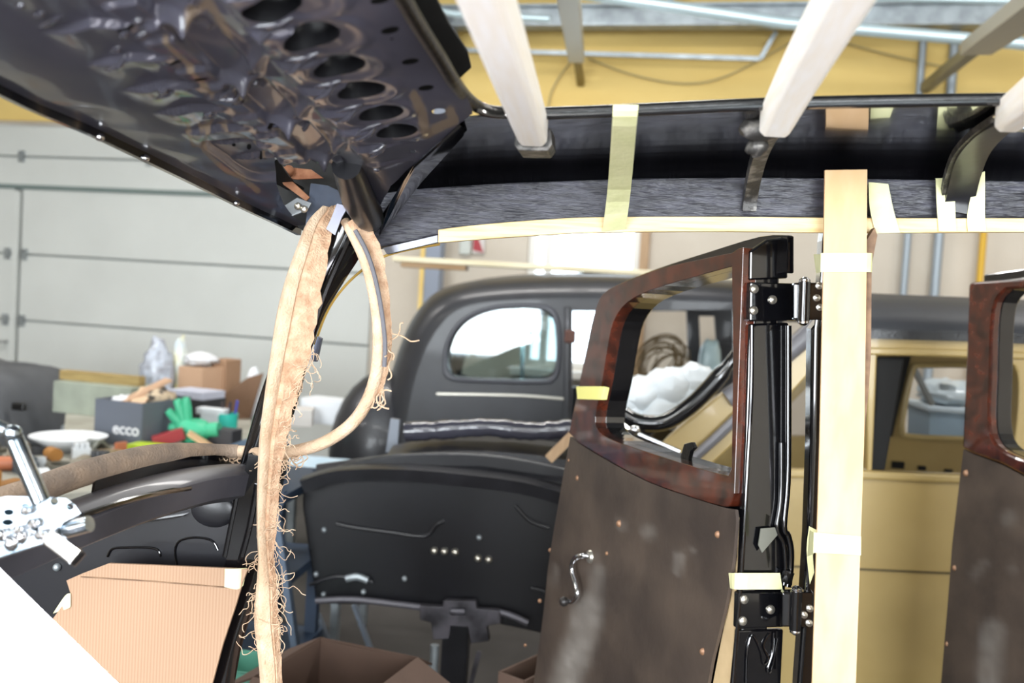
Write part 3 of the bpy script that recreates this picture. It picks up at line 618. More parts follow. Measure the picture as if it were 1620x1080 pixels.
# outer skin and top rail of the front door
sk = [(1247, 372), (1200, 374), (1120, 398), (1040, 424), (990, 444), (965, 460)]
g = G().band(cr([D1(x, y, .062) for x, y in sk], 3), cr([D1(x, y+b, .062) for (x, y), b in zip(sk, (60, 58, 40, 30, 26, 26))], 3), DO*.012)
g.obj('door_top_flange', gloss, door1, bevel=.003)
ED = (D1(1160, 1080)-D1(1184, 392)).normalized(); DD = DO.cross(ED).normalized()
if DD.y < 0: DD = -DD
PE = D1(1184, 392)
def EF(x, y, off=0): return on(x, y, PE-DD*off, DD)     # hinge-side end face of the door
G().plate([EF(x, y, .004) for x, y in ((1187, 397), (1215, 378), (1246, 374), (1247, 440), (1186, 443))], [], DD*.012).obj('end_cap', gloss, door1, bevel=.003)
G().plate([EF(x, y, .004) for x, y in ((1186, 512), (1248, 510), (1246, 830), (1243, 935), (1170, 938), (1180, 700))], [], DD*.012).obj('end_face', gloss, door1, bevel=.003)
G().plate([EF(x, y, .004) for x, y in ((1168, 997), (1240, 995), (1236, 1080), (1222, 1330), (1140, 1330), (1160, 1080))], [], DD*.012).obj('end_face', gloss, door1, bevel=.003)
G().tube(cr([EF(x, y, .008) for x, y in ((1190, 514), (1189, 620), (1183, 740), (1174, 900), (1166, 1000), (1158, 1100))], 4), .003, 8).obj('end_bead', gloss, door1, smooth=True)
G().tube(cr([EF(x, y, .010) for x, y in ((1247, 515), (1247, 640), (1246, 760), (1240, 832), (1246, 846), (1251, 870), (1250, 905), (1246, 928)) ], 4), .0055, 10).obj('weather_seal', gloss, door1, smooth=True)
G().tube(cr([EF(x, y, .010) for x, y in ((1236, 700), (1235, 790), (1229, 836), (1240, 860), (1243, 900), (1240, 925))], 4), .004, 10).obj('weather_seal', gloss, door1, smooth=True)
G().ball(EF(1245, 912, .012), (.010, .008, .013), 12, 8, lump=.4, seed=3).obj('seal_end', rubber, door1, smooth=True)
for pts in ([(1180, 1080), (1182, 1030), (1190, 1004), (1204, 1030), (1208, 1050), (1216, 1042), (1208, 1020), (1218, 1002)], [(1224, 1000), (1222, 1030), (1214, 1058), (1220, 1060), (1230, 1010)]):
    G().tube(cr([EF(x, y, .006) for x, y in pts], 5), .0018, 6).obj('sealant_bead', gloss, door1, smooth=True)
G().plate([EF(x, y, .0125) for x, y in ((1204, 836), (1226, 834), (1230, 846), (1206, 874), (1200, 862))], [], DD*.002).obj('reflection_patch', M('reflection_grey', '#6d6d64', .6), door1)  # grey reflection on the glossy end face, painted as a thin patch
foam = M('tan_padding', '#cdb389', .85, col2='#bfa57d', scale=20)
G().plate([D1(x, y, .004) for x, y in ((1169, 818), (1166, 900), (1161, 1000), (1159, 1080), (1140, 1330), (1098, 1330), (1128, 1080), (1152, 955), (1166, 880))], [], DO*.01).obj('door_padding', foam, door1)
# handle on the window ledge
G().plate([D1(x, y, .03) for x, y in ((1073, 733), (1082, 702), (1094, 699), (1098, 708), (1092, 714), (1086, 738))], [], DO*.008).obj('lock_lever', rubber, door1, bevel=.001)
# hinges
def hinge(leaf, pil, knx, ky, bolts, bolts2):
    h = G().plate([EF(x, y, .010) for x, y in leaf], [], DD*.014).obj('door_hinge', gloss, body, bevel=.003)
    G().plate(WL(pil, 1.528), [], (0, .02, 0)).obj('hinge_leaf', gloss, h, bevel=.003)
    a = W(knx, ky[0], 1.526); b = W(knx-2, ky[1], 1.526)
    G().cyl(a, b, .0095, 16).obj('hinge_knuckle', gloss, h, smooth=True)
    ax_ = (a-b).normalized()*.008; G().tube([a+ax_, a+ax_*.5, a-ax_*.2, a-ax_, b+ax_, b+ax_*.2, b-ax_*.5, b-ax_], [.003, .0085, .0085, .004, .004, .0085, .0085, .003], 10).obj('hinge_pin', chrome, h, smooth=True)
    for x, y in bolts:
        n_ = -DD; G().lathe(EF(x, y, .0105), [(.0078, -.001), (.007, .0025), (.004, .0045), (.0, .005)], 14, n_).obj('hinge_bolt', nickel, h, smooth=True)
    for x, y in bolts2: G().lathe(W(x, y, 1.528), [(.0062, -.001), (.0055, .003), (.0, .0055)], 14, (0, -1, 0)).obj('hinge_bolt', nickel, h, smooth=True)
hinge([(1187, 446), (1262, 448), (1262, 507), (1186, 508)], [(1256, 447), (1306, 447), (1306, 506), (1256, 506)], 1273, (446, 507), [(1193, 457), (1222, 474), (1192, 491)], [(1296, 452), (1292, 471), (1297, 486)])
hinge([(1168, 937), (1243, 936), (1241, 992), (1166, 994)], [(1238, 937), (1288, 937), (1286, 992), (1237, 992)], 1260, (934, 996), [(1177, 948), (1219, 964), (1175, 982)], [(1272, 972), (1281, 962), (1280, 985)])
# rear door
P2 = V((.872, 2.49, 0))
wi2 = crp([(1596, 458), (1580, 478), (1574, 520), (1572, 600), (1570, 660), (1576, 695), (1592, 712), (1612, 722)], 3) + [(1680, 745), (1800, 775), (1815, 440), (1680, 452)]
wo2 = [(1537, 449), (1545, 446), (1620, 441), (1700, 434), (1835, 420), (1832, 800), (1760, 790), (1690, 776), (1640, 760), (1590, 734), (1540, 716), (1527, 708), (1530, 640), (1534, 540)]
sh2 = [(1536, 447), (1620, 438), (1700, 431), (1840, 416), (1838, 800), (1835, 1330), (1440, 1330), (1489, 1080), (1505, 900), (1522, 760), (1526, 700)]
le2 = crp([(1527, 710), (1542, 718), (1590, 736), (1640, 762), (1690, 778), (1760, 792), (1830, 802)], 2) + [(1830, 1330), (1448, 1330), (1492, 1080), (1503, 960), (1510, 860), (1520, 770)]
st2 = [([(1575, 1000), (1570, 1040), (1568, 1075)], 30, .55), ([(1600, 820)], 22, .25), ([(1560, 890), (1545, 910)], 12, .25), ([(1605, 900)], 14, .2)]
door2, D2 = make_door(P2, wo2, wi2, sh2, le2, None, st2, [(1532, 748, .008), (1514, 898, .007), (1502, 1018, .006)], None)
sk = [(1556, 434), (1620, 425), (1700, 414), (1850, 396)]
G().band([D2(x, y, .05) for x, y in sk], [D2(x, y+24, .05) for x, y in sk], DO*.012).obj('door_top_flange', gloss, door2, bevel=.003)
# ================================================================ cardboard, tape
c1 = [(1305, 269), (1372, 268), (1371, 420), (1367, 700), (1360, 900), (1354, 1080), (1342, 1330), (1270, 1330), (1285, 1080), (1291, 900), (1297, 700), (1303, 420)]
cs_ = thing('cardboard_strip', 'tall narrow cardboard strip taped upright over the centre pillar', 'cardboard', (.32, 1.43, .5))
G().plate(WL(c1, 1.425), [], (0, .006, 0)).obj('strip_board', cardstrip, cs_)
G().plate(WL([(1371, 380), (1384, 360), (1388, 372), (1379, 420), (1378, 560), (1374, 620), (1366, 700), (1363, 640)], 1.436), [], (0, .02, 0)).obj('torn_edge', cardedge, cs_)
def tapeq(name, pts3, th, lab): return G().plate(pts3, [], th).obj(name, tape, label=lab, cat='tape')
def tband(lt, rt, lab, mat=tape, th=(0, -.0006, 0)):
    g = G().band(cr(lt, 4), cr(rt, 4), th); return g.obj('masking_tape', mat, smooth=False, label=lab, cat='tape')
tband([W(970, 166, 1.118), W(968, 200, 1.14), W(961, 300, 1.37), W(953, 366, 1.460)], [W(1010, 166, 1.118), W(1007, 200, 1.14), W(998, 300, 1.37), W(990, 362, 1.460)], 'long masking tape from the open roof edge down to the pine strip')
tband([W(1287, 402, 1.50), W(1299, 402, 1.44), W(1304, 400, 1.424), W(1372, 400, 1.424), W(1380, 401, 1.44)], [W(1291, 432, 1.50), W(1300, 430, 1.44), W(1303, 430, 1.424), W(1371, 430, 1.424), W(1379, 431, 1.44)], 'upper masking tape wrapped across the tall cardboard strip')
tband([W(1281, 838, 1.50), W(1288, 842, 1.44), W(1293, 842, 1.424), W(1362, 848, 1.424)], [W(1277, 880, 1.50), W(1287, 876, 1.44), W(1292, 874, 1.424), W(1362, 878, 1.424)], 'lower masking tape wrapped across the tall cardboard strip')
tband([W(1280, 832, 1.530), W(1276, 870, 1.528), W(1281, 924, 1.53)], [W(1292, 838, 1.530), W(1286, 872, 1.528), W(1288, 905, 1.53)], 'loose twisted masking tape on the centre pillar edge')
tband([W(1374, 288, 1.455), W(1376, 330, 1.459), W(1385, 369, 1.459)], [W(1405, 291, 1.455), W(1413, 330, 1.459), W(1424, 368, 1.459)], 'wide pale masking tape beside the top of the cardboard strip')
tband([W(1480, 282, 1.455), W(1482, 330, 1.459), W(1485, 366, 1.459)], [W(1510, 281, 1.455), W(1511, 330, 1.459), W(1513, 366, 1.459)], 'short masking tape on the pine strip left of the curved bracket arm')
tband([W(1547, 274, 1.452), W(1536, 310, 1.456), W(1530, 340, 1.459), W(1531, 366, 1.459)], [W(1558, 271, 1.452), W(1558, 310, 1.456), W(1558, 340, 1.459), W(1560, 366, 1.459)], 'short masking tape on the pine strip right of the curved bracket arm')
tband([D1(912, 611, -.0115), D1(950, 611, -.0115), D1(964, 613, .002)], [D1(914, 631, -.0115), D1(945, 632, -.0115), D1(960, 632, .002)], 'yellow masking tape on the burl window surround', M('yellow_masking_tape', '#eee88c', .6), -DO*.0008)
tband([D1(1152, 906, -.006), EF(1168, 906, .014), EF(1200, 906, .014), EF(1234, 906, .014)], [D1(1155, 930, -.006), EF(1166, 932, .014), EF(1200, 932, .014), EF(1238, 932, .014)], 'masking tape across the door edge above the lower hinge')
# cardboard panel inside the cowl
cp = [(105, 918), (130, 907), (172, 891), (250, 894), (392, 900), (384, 920), (372, 960), (352, 1020), (336, 1080), (255, 1330), (-60, 1330), (60, 1010), (112, 940)]
cpo = thing('cardboard_sheet', 'large brown corrugated cardboard panel taped inside the cowl', 'cardboard', (-.75, 1.42, .4))
cmat = M('corrugated_cardboard', '#a98a70', .8, col2='#a08067', scale=60, wave=.4, amt=(.3, .9))
G().plate(WL(cp, 1.425), [], (0, .005, 0)).obj('corrugated_sheet', cmat, cpo)
G().tube(WL([(128, 912), (240, 919), (360, 929)], 1.4245), .0012, 6).obj('fold_line', cardedge, cpo)
tband([W(356, 899, 1.423), W(375, 899, 1.423), W(391, 898, 1.43)], [W(355, 928, 1.423), W(375, 932, 1.423), W(385, 926, 1.43)], 'masking tape patch on the upper corner of the cardboard panel')
tband([W(84, 970, 1.43), W(103, 942, 1.423), W(112, 938, 1.423)], [W(90, 968, 1.43), W(108, 962, 1.423), W(112, 958, 1.423)], 'torn masking tape patch on the slanted edge of the cardboard panel')
# ================================================================ webbing strips (bead + frayed flange)
def fray(pts, nrm, n, lmin, lmax, r=.0007, spread=1.0, seed=0):
    rd = random.Random(seed); g = G()
    for _ in range(n):
        i = rd.randrange(len(pts)-1); p = pts[i].lerp(pts[i+1], rd.random()); l = rd.uniform(lmin, lmax)
        d = (nrm[i]*rd.uniform(-.1, .8)+V((rd.uniform(-.5, .5), rd.uniform(-.9, .2), rd.uniform(-1.5, .6)))*spread).normalized()
        q = [p]; 
        for k in range(8):
            d = (d+V((rd.uniform(-1.1, .9), rd.uniform(-.6, .5), rd.uniform(-1.1, .8)))).normalized(); q.append(q[-1]+d*l/8)
        g.tube(cr(q, 2), r, 4)
    return g
ws = thing('webbing_strip', 'long frayed tan webbing strip hanging straight down from the pillar top', 'webbing', (-.42, 1.4, .6))
L1 = [(512, 326), (486, 352), (466, 400), (449, 450), (437, 500), (428, 560), (419, 620), (411, 690), (408, 760), (408, 830), (410, 880), (405, 930), (402, 985), (407, 1030), (411, 1090), (405, 1200)]
Mi1 = [(520, 327), (500, 354), (485, 400), (470, 450), (460, 500), (448, 560), (437, 620), (426, 690), (421, 760), (417, 830), (420, 880), (424, 930), (426, 985), (430, 1030), (434, 1090), (428, 1200)]
R1 = [(532, 324), (527, 358), (519, 400), (512, 450), (504, 500), (492, 560), (472, 620), (456, 690), (443, 760), (438, 830), (433, 880), (438, 930), (440, 985), (444, 1030), (447, 1090), (442, 1200)]
YD = [1.46, 1.43, 1.40, 1.39, 1.385, 1.38, 1.38, 1.385, 1.39, 1.39, 1.395, 1.395, 1.395, 1.395, 1.395, 1.395]
def c3(pp, dy=0): return cr([W(x, y, d+dy) for (x, y), d in zip(pp, YD)], 5)
l3, m3, r3 = c3(L1), c3(Mi1, -.014), c3(R1, .004)
rows = []
for a, b, c in zip(l3, m3, r3):
    w_ = .25*(b-a)
    rows.append([a, a+w_+V((0, -.011, 0)), (a+b)/2+V((0, -.012, 0)), b-w_+V((0, -.006, 0)), b+V((0, .004, 0)), b+V((0, .013, 0)), (a+b)/2+V((0, .016, 0)), a+V((0, .01, 0))])
G().loft(rows, True).obj('bead', bead, ws, smooth=True)
rd = random.Random(4); rows = []
for a, b, c in zip(l3, m3, r3):
    e = c + (c-b)*rd.uniform(-.10, .06); rows.append([b+V((0, .008, 0)), b.lerp(e, .33)+V((0, .0+.003*rd.random(), 0)), b.lerp(e, .66)+V((0, .002+.003*rd.random(), 0)), e])
G().loft(rows).obj('flange', web, ws, smooth=True, solid=.002)
nr = [V((1, -.2, 0))]*len(r3)
g = fray(r3[24:46], nr, 75, .015, .055, .0006, .7, 1); g2 = fray(r3[44:64], nr, 70, .015, .06, .0006, 1, 2); g.add(g2.v, g2.f)
g3 = fray(l3[48:66], [V((-1, -.2, 0))]*20, 22, .015, .05, .0006, .6, 3); g.add(g3.v, g3.f)
g.obj('frayed_threads', bead, ws, smooth=True, kind='stuff')
G().band(WL([(533, 322), (524, 345), (516, 362)], 1.415), WL([(551, 326), (540, 345), (530, 372)], 1.415), (0, .003, 0)).obj('metal_clip', M('lead_grey_strip', '#6c6c78', .4, .5), ws)
w2 = thing('webbing_strip', 'looped tan webbing strip curling down and along the windshield sill', 'webbing', (-.4, 1.4, 1.1))
BC = [(546, 350), (560, 376), (576, 410), (588, 450), (597, 500), (599, 550), (594, 596), (578, 640), (552, 674), (512, 700), (468, 713), (425, 718), (385, 714), (340, 714), (290, 716), (235, 722), (180, 735), (120, 752), (60, 774), (0, 794), (-80, 828)]
def YB_(i): 
    return (1.44, 1.425, 1.42, 1.42, 1.42, 1.42, 1.425, 1.43, 1.435, 1.44, 1.445, 1.45)[i] if i < 12 else None
P3 = []
for i, (x, y) in enumerate(BC):
    if i < 12: P3.append(W(x, y, YB_(i)))
    else: P3.append(on(x, y, V((-.945, 0, 0)), V((1, -.2, 0)).normalized()))
P3[12] = P3[12].lerp(W(385, 714, 1.45), .5)
s3 = cr(P3, 5); m = len(s3)
rr = [.0075+.0025*sst(.0, .3, i/m) + .0055*sst(.6, .75, i/m) for i in range(m)]
cut = 62
G().tube(s3[:cut], rr[:cut], 12).obj('bead', bead, w2, smooth=True)
G().tube(s3[cut-1:], [r*1.15 for r in rr[cut-1:]], 12).obj('dusty_bead', dustweb, w2, smooth=True, label='dusty grey-brown length of webbing')
FL = [(572, 340), (598, 378), (609, 420), (616, 470), (619, 520), (617, 570), (606, 612), (597, 628)]
BE = [(550, 352), (566, 380), (581, 412), (594, 452), (603, 500), (605, 550), (600, 590), (590, 622)]
rows = []
for (ax, ay), (bx, by), d in zip(crp(BE, 5), crp(FL, 5), [1.425]*40):
    a, b = W(ax, ay, d), W(bx, by, d+.006); rows.append([a, a.lerp(b, .3)+V((0, -.004, 0)), a.lerp(b, .7)+V((0, -.002, 0)), b+(b-a)*rd.uniform(-.08, .06)])
G().loft(rows).obj('flange', web, w2, smooth=True, solid=.002)
gr = M('grey_lining', '#6d6c72', .8)
G().tube(cr([W(x, y, 1.412) for x, y in ((562, 364), (580, 398), (593, 438), (603, 488), (609, 540), (608, 580))], 5), .0035, 8).obj('grey_cord', gr, w2, smooth=True)
b_ = [W(x, y, 1.43) for x, y in FL[-4:]]
g = fray(b_, [V((.6, 0, -1))]*9, 14, .03, .07, .0013, .6, 8)
low = [s3[i]+V((0, -.0, -.008)) for i in range(48, 66)]
g2 = fray(low, [V((0, -.3, -1))]*20, 60, .012, .04, .0009, .6, 9); g.add(g2.v, g2.f)
g.obj('frayed_threads', bead, w2, smooth=True, kind='stuff')
# ================================================================ linkage and tube lamp
ln = thing('linkage_mechanism', 'shiny zinc-plated linkage with rod, perforated plate and stub shafts', 'mechanism', Dp(50, 880, 1.0))
def K(x, y, d=1.0): return Dp(x, y, d)
G().cyl(K(22, 692, 1.0), K(66, 795, .99), .0095, 16).obj('rod', zinc, ln, smooth=True)
G().cyl(K(-40, 660, 1.01), K(24, 688, 1.0), .008, 16).obj('upper_rod', zinc, ln, smooth=True)
G().ball(K(20, 685, .995), (.010, .010, .009), 14, 10).obj('joint', zinc, ln, smooth=True)
pl_ = [(-60, 800), (10, 785), (60, 786), (104, 788), (118, 798), (128, 812), (100, 826), (86, 850), (40, 868), (-20, 885), (-90, 900)]
hl = [[(x+math.cos(a)*rx, y+math.sin(a)*ry) for a in [2*math.pi*k/12 for k in range(12)]] for x, y, rx, ry in ((86, 793, 7, 6), (111, 801, 6, 6), (14, 810, 8, 5), (12, 826, 9, 5), (40, 800, 6, 4), (55, 835, 6, 5))]
G().plate([K(x, y, .99) for x, y in pl_], [[K(x, y, .99) for x, y in h] for h in hl], ray(60, 830)*.004).obj('perforated_plate', zinc, ln, bevel=.001)
G().plate([K(x, y, 1.012) for x, y in ((-60, 810), (60, 790), (110, 800), (120, 830), (60, 862), (-60, 890))], [], ray(60, 830)*.004).obj('back_plate', M('zinc_bluish', '#8fa6b2', .3, 1), ln, bevel=.001)
G().cyl(K(104, 838, 1.0), K(142, 828, .995), .0085, 16).obj('stub_shaft', zinc, ln, smooth=True)
G().bar(K(76, 848, .985), K(124, 884, .97), .017, .012, ray(60, 830)).obj('stub_bar', chrome, ln, bevel=.0015)
for x, y, r in ((36, 850, .007), (20, 860, .008), (52, 828, .006), (64, 846, .006), (40, 808, .005), (2, 846, .007), (28, 838, .005)):
    G().lathe(K(x, y, .985), [(r, -.006), (r, .003), (r*.6, .007), (0, .008)], 12, -ray(x, y)).obj('rivet', chrome, ln, smooth=True)
G().bar(K(-60, 892, .99), K(70, 850, .985), .014, .010, ray(60, 830)).obj('edge_rail', zinc, ln, bevel=.002)
G().bar(K(-70, 850, 1.0), K(-120, 960, 1.03), .02, .02).obj('mount_foot', zinc, ln, bevel=.002)
# fluorescent work lamp lying across the lower corner
a = Dp(-170, 810, .66); b = Dp(330, 1325, .50); b = a+(b-a).normalized()*1.25
tl = thing('tube_lamp', 'glowing white tube work lamp lying across the car', 'lamp', (a+b)/2)
em = M('lamp_glow', '#ffffff', .4, emit=('#f6f4ff', 22))
G().tube([a, b], .020, 20).obj('tube', em, tl, smooth=True)
for p, q in ((a, b), (b, a)):
    d = (p-q).normalized(); G().cyl(p-d*.002, p+d*.05, .024, 20).obj('end_cap', M('lamp_cap', '#d8d8d8', .4), tl, smooth=True)
# ================================================================ black saloon behind
YBK = 4.4
bc = thing('vintage_car', 'matt black vintage saloon with rounded quarter window and no door', 'car', (-.3, 5.1, 0))
side = [(636, 740), (640, 690), (648, 640), (660, 590), (676, 548), (694, 518), (718, 494), (756, 480), (830, 474), (950, 473), (1080, 476), (1180, 480), (1240, 484)]
silh = [(586, 740), (598, 690), (610, 640), (623, 592), (638, 545), (655, 506), (682, 470), (722, 450), (800, 438), (920, 434), (1060, 438), (1180, 446), (1240, 452)]
sd3 = [W(x, y, YBK) for x, y in crp(side, 4)]; sl3 = [W(x, y, YBK+.35) for x, y in crp(silh, 4)]
rows = []
for k in range(9):
    a = k/8*math.pi/2; r = []
    for p, q in zip(sd3, sl3):
        r.append(V((p.x+(q.x-p.x)*math.sin(a), YBK+.35*(1-math.cos(a)), p.z+(q.z-p.z)*math.sin(a))))
    rows.append(r)
rows.append([q+V((0, .35, .02)) for q in sl3]); rows.append([q+V((0, .7, 0)) for q in sl3])
for k in range(7, -1, -1): rows.append([V((p.x, 2*(YBK+.7)-p.y, p.z)) for p in rows[k]])
bodyblk = M('matt_black_car_paint', '#1f2024', .42, col2='#28292e', scale=5, coat=.15, bump=.05, bscale=20)
G().loft(rows).obj('roof', bodyblk, bc, smooth=True)
qw = crp([(708, 572), (711, 546), (724, 521), (746, 503), (782, 491), (830, 488), (862, 492), (876, 508), (880, 540), (878, 580), (869, 597), (850, 601), (780, 600), (726, 597), (711, 589)], 4, True)
def grow(pp, k):
    cx = sum(p[0] for p in pp)/len(pp); cy = sum(p[1] for p in pp)/len(pp); return [(cx+(x-cx)*(1+k), cy+(y-cy)*(1+k*1.4)) for x, y in pp]
zb = .32
def down(x, Y): p = W(x, 700, Y); return V((p.x, Y, zb))
dh = [(905, 490), (1160, 490), (1163, 720), (905, 720)]
G().plate(sd3+[down(1240, YBK), down(636, YBK)], [WL(qw, YBK), WL(dh, YBK)], (0, .04, 0)).obj('side_panel', bodyblk, bc)
ring = grow(qw, .10); G().plate(WL(ring, YBK-.012), [WL(qw, YBK-.012)], (0, .03, 0)).obj('window_surround', M('surround_black', '#3a3b42', .35), bc, bevel=.01)
G().plate(WL(grow(qw, .02), YBK+.03), [], (0, .005, 0)).obj('quarter_glass', carglass, bc)
G().bar(W(828, 488, YBK+.05), W(826, 602, YBK+.05), .02, .02).obj('glass_divider', chrome, bc)
ch_ = crp([(690, 621), (760, 622), (830, 624), (892, 629)], 4)
G().band(WL(ch_, YBK-.012), WL([(x, y+4) for x, y in ch_], YBK-.012), (0, .016, 0)).obj('belt_moulding', nickel, bc, bevel=.003)
G().box(W(902, 532, YBK-.01), (.05, .04, .06)).obj('rusty_hinge', M('dark_rust', '#5a3a30', .7), bc, bevel=.008)
G().bar(W(898, 485, YBK-.004), W(896, 700, YBK-.004), .03, .03).obj('door_pillar', bodyblk, bc, bevel=.006)
# far side of the saloon, seen through the openings
YF = YBK+1.36
fo = WL([(700, 480), (1236, 480), (1236, 560)], YF); fo = fo+[V((fo[-1].x, YF, zb)), V((fo[0].x, YF, zb))]
G().plate(fo, [WL([(898, 492), (1086, 492), (1090, 612), (898, 612)], YF), WL([(1106, 500), (1130, 500), (1138, 602), (1110, 602)], YF), WL(crp([(724, 508), (780, 500), (866, 500), (878, 520), (878, 580), (850, 596), (740, 596), (722, 570)], 3, True), YF)], (0, .04, 0)).obj('far_side_panel', bodyblk, bc)
G().box((-.35, 5.1, .45), (2.0, 1.3, .06)).obj('floor_pan', satin, bc)
for x, y in ((-1.0, 4.6), (-1.0, 5.6), (.35, 4.6), (.35, 5.6)):
    G().box((x, y, .21), (.14, .14, .42)).obj('support_stand', steel, bc)
# swollen rear wing
G().ball(W(600, 690, YBK+.15)+V((0, .1, -.1)), (.27, .30, .42), 24, 14).obj('rear_wing', bodyblk, bc, smooth=True)
# planks on its roof
p0, p1 = W(618, 436, 4.85), W(1186, 441, 4.85)
rz_ = W(900, 434, 4.75).z+.03
def plank(x0, x1, y, wdt, h, z, mat, lab):
    a, b = W(x0, y, YBK+.65), W(x1, y, YBK+.65); a.z = b.z = z
    return G().bar(a, b, wdt, h).obj('plank', mat, label=lab, cat='plank', bevel=.003)
zt = max(v.z for r in rows for v in r)
plank(636, 738, 440, .10, .028, zt-.026, M('tan_plank', '#b99b78', .7, col2='#a98862', scale=6, stretch=(1, 8, 8)), 'short brown plank lying on the black saloon roof under the long board')
plank(624, 1190, 436, .14, .028, zt+.002, M('pale_board', '#d8cfb4', .7, col2='#c9bf9f', scale=6, stretch=(1, 8, 8)), 'long pale board lying on top of the black saloon roof')
# wire coil and pale bag in the saloon
wcm = M('brown_wire', '#7d6a4c', .6, .3); g = G(); rd = random.Random(11)
cc = W(1050, 578, 5.2)
for k in range(16):
    c = cc+V((rd.uniform(-.05, .05), rd.uniform(-.08, .08), rd.uniform(-.04, .04))); ax = V((rd.uniform(-.5, .5), -1, rd.uniform(-.5, .5))).normalized(); u = ax.orthogonal().normalized(); w_ = ax.cross(u); r = rd.uniform(.09, .16)
    g.tube([c+(u*math.cos(t)+w_*math.sin(t)*.8)*r for t in [2*math.pi*i/20 for i in range(21)]], .004, 5)
g.obj('wire_coil', wcm, smooth=True, label='tangled coil of brown wire inside the black saloon', cat='wire')
sh = W(1050, 625, 5.2); G().box((sh.x+.05, 5.2, sh.z-.02), (.9, .5, .03)).obj('parcel_shelf', satin, bc)
G().ball(W(1122, 575, 5.3), (.06, .06, .13), 16, 12, sq=.7, lump=.15, seed=4).obj('plastic_canister', M('pale_aqua_plastic', '#b6cdd0', .35), smooth=True, label='pale aqua plastic canister inside the black saloon', cat='canister')
# ================================================================ cream car body
YY = 2.9
yc = thing('vintage_car', 'cream yellow vintage car body with black cloth roof', 'car', (.9, 3.5, 0))
out = crp([(1018, 735), (1060, 690), (1110, 648), (1170, 602), (1230, 562), (1270, 540), (1310, 530)], 3) + [(1500, 532), (1700, 540), (1900, 548)]
win1 = [(1118, 742), (1150, 712), (1200, 668), (1252, 622), (1296, 574), (1318, 563), (1372, 562), (1372, 746)]
win2 = [(1388, 562), (1500, 566)] + crp([(1580, 568), (1606, 580), (1612, 620), (1606, 690), (1596, 752)], 3) + [(1500, 751), (1372+8, 747)]
def yb(x, z, Y): p = W(x, 760, Y); return V((p.x, Y, z))
G().plate(WL(out, YY)+[yb(1900, zb, YY), yb(1018, zb, YY)], [WL(win1, YY), WL(win2, YY)], (0, .05, 0)).obj('side_panel', yellowpaint, yc, bevel=.006)
# belt ledge, crease, rail below the roof
G().band(WL([(1050, 738), (1372, 745), (1640, 756)], YY-.02), WL([(1050, 752), (1372, 759), (1640, 770)], YY-.02), (0, .04, 0)).obj('belt_ledge', yellowpaint, yc, bevel=.008)
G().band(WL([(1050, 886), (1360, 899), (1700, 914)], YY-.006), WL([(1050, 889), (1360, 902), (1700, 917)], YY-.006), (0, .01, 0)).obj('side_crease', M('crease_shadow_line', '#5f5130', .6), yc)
G().band(WL([(1300, 548), (1500, 552), (1700, 560)], YY-.012), WL([(1300, 560), (1500, 564), (1700, 572)], YY-.012), (0, .03, 0)).obj('window_header', yellowpaint, yc, bevel=.006)
# roof
s0 = crp([(1245, 552), (1275, 530), (1310, 522), (1400, 523), (1500, 527), (1700, 537), (1900, 546)], 3); s1 = crp([(1262, 500), (1290, 484), (1330, 474), (1400, 472), (1500, 476), (1700, 484), (1900, 492)], 3)
A_ = WL(s0, YY-.02); B_ = WL(s1, YY+.28); rows2 = []
for k in range(8):
    a = k/7*math.pi/2; rows2.append([V((p.x+(q.x-p.x)*math.sin(a), YY-.02+.30*(1-math.cos(a)), p.z+(q.z-p.z)*math.sin(a))) for p, q in zip(A_, B_)])
rows2.append([p+V((0, .4, .02)) for p in rows2[-1]])
for k in range(7, -1, -1): rows2.append([V((p.x, 2*(YY+.65)-p.y, p.z)) for p in rows2[k]])
G().loft(rows2).obj('cloth_roof', roofcloth, yc, smooth=True, solid=.006)
G().band(WL([(1250, 545), (1310, 518), (1500, 523), (1800, 535)], YY-.022), WL([(1250, 562), (1310, 534), (1500, 539), (1800, 551)], YY-.022), (0, .02, 0)).obj('roof_edge_trim', rubber, yc)
# slanting windshield pillar: grey rubber and black frame
G().tube(cr([W(x, y, YY-.01) for x, y in ((1300, 506), (1270, 536), (1235, 566), (1195, 600), (1150, 630))], 4), .03, 10).obj('windshield_pillar', M('pillar_grey', '#6f6e72', .4), yc, smooth=True)
G().tube(cr([W(x, y, YY-.02) for x, y in ((1180, 540), (1150, 580), (1118, 618), (1085, 648), (1050, 668), (1010, 668), (985, 655))], 4), [.018]*5+[.026]*20, 12).obj('cowl_frame', gloss, yc, smooth=True)
G().tube(WL([(1172, 655), (1130, 695), (1085, 735)], YY-.03), .016, 8).obj('wiper_channel', M('channel_grey', '#77767a', .4, .3), yc, smooth=True)
G().plate(WL([(1385, 565), (1432, 565), (1424, 610), (1400, 745), (1368, 745), (1385, 640)], YY+.03), [], (0, .05, 0)).obj('door_post', darktrim, yc, bevel=.006)
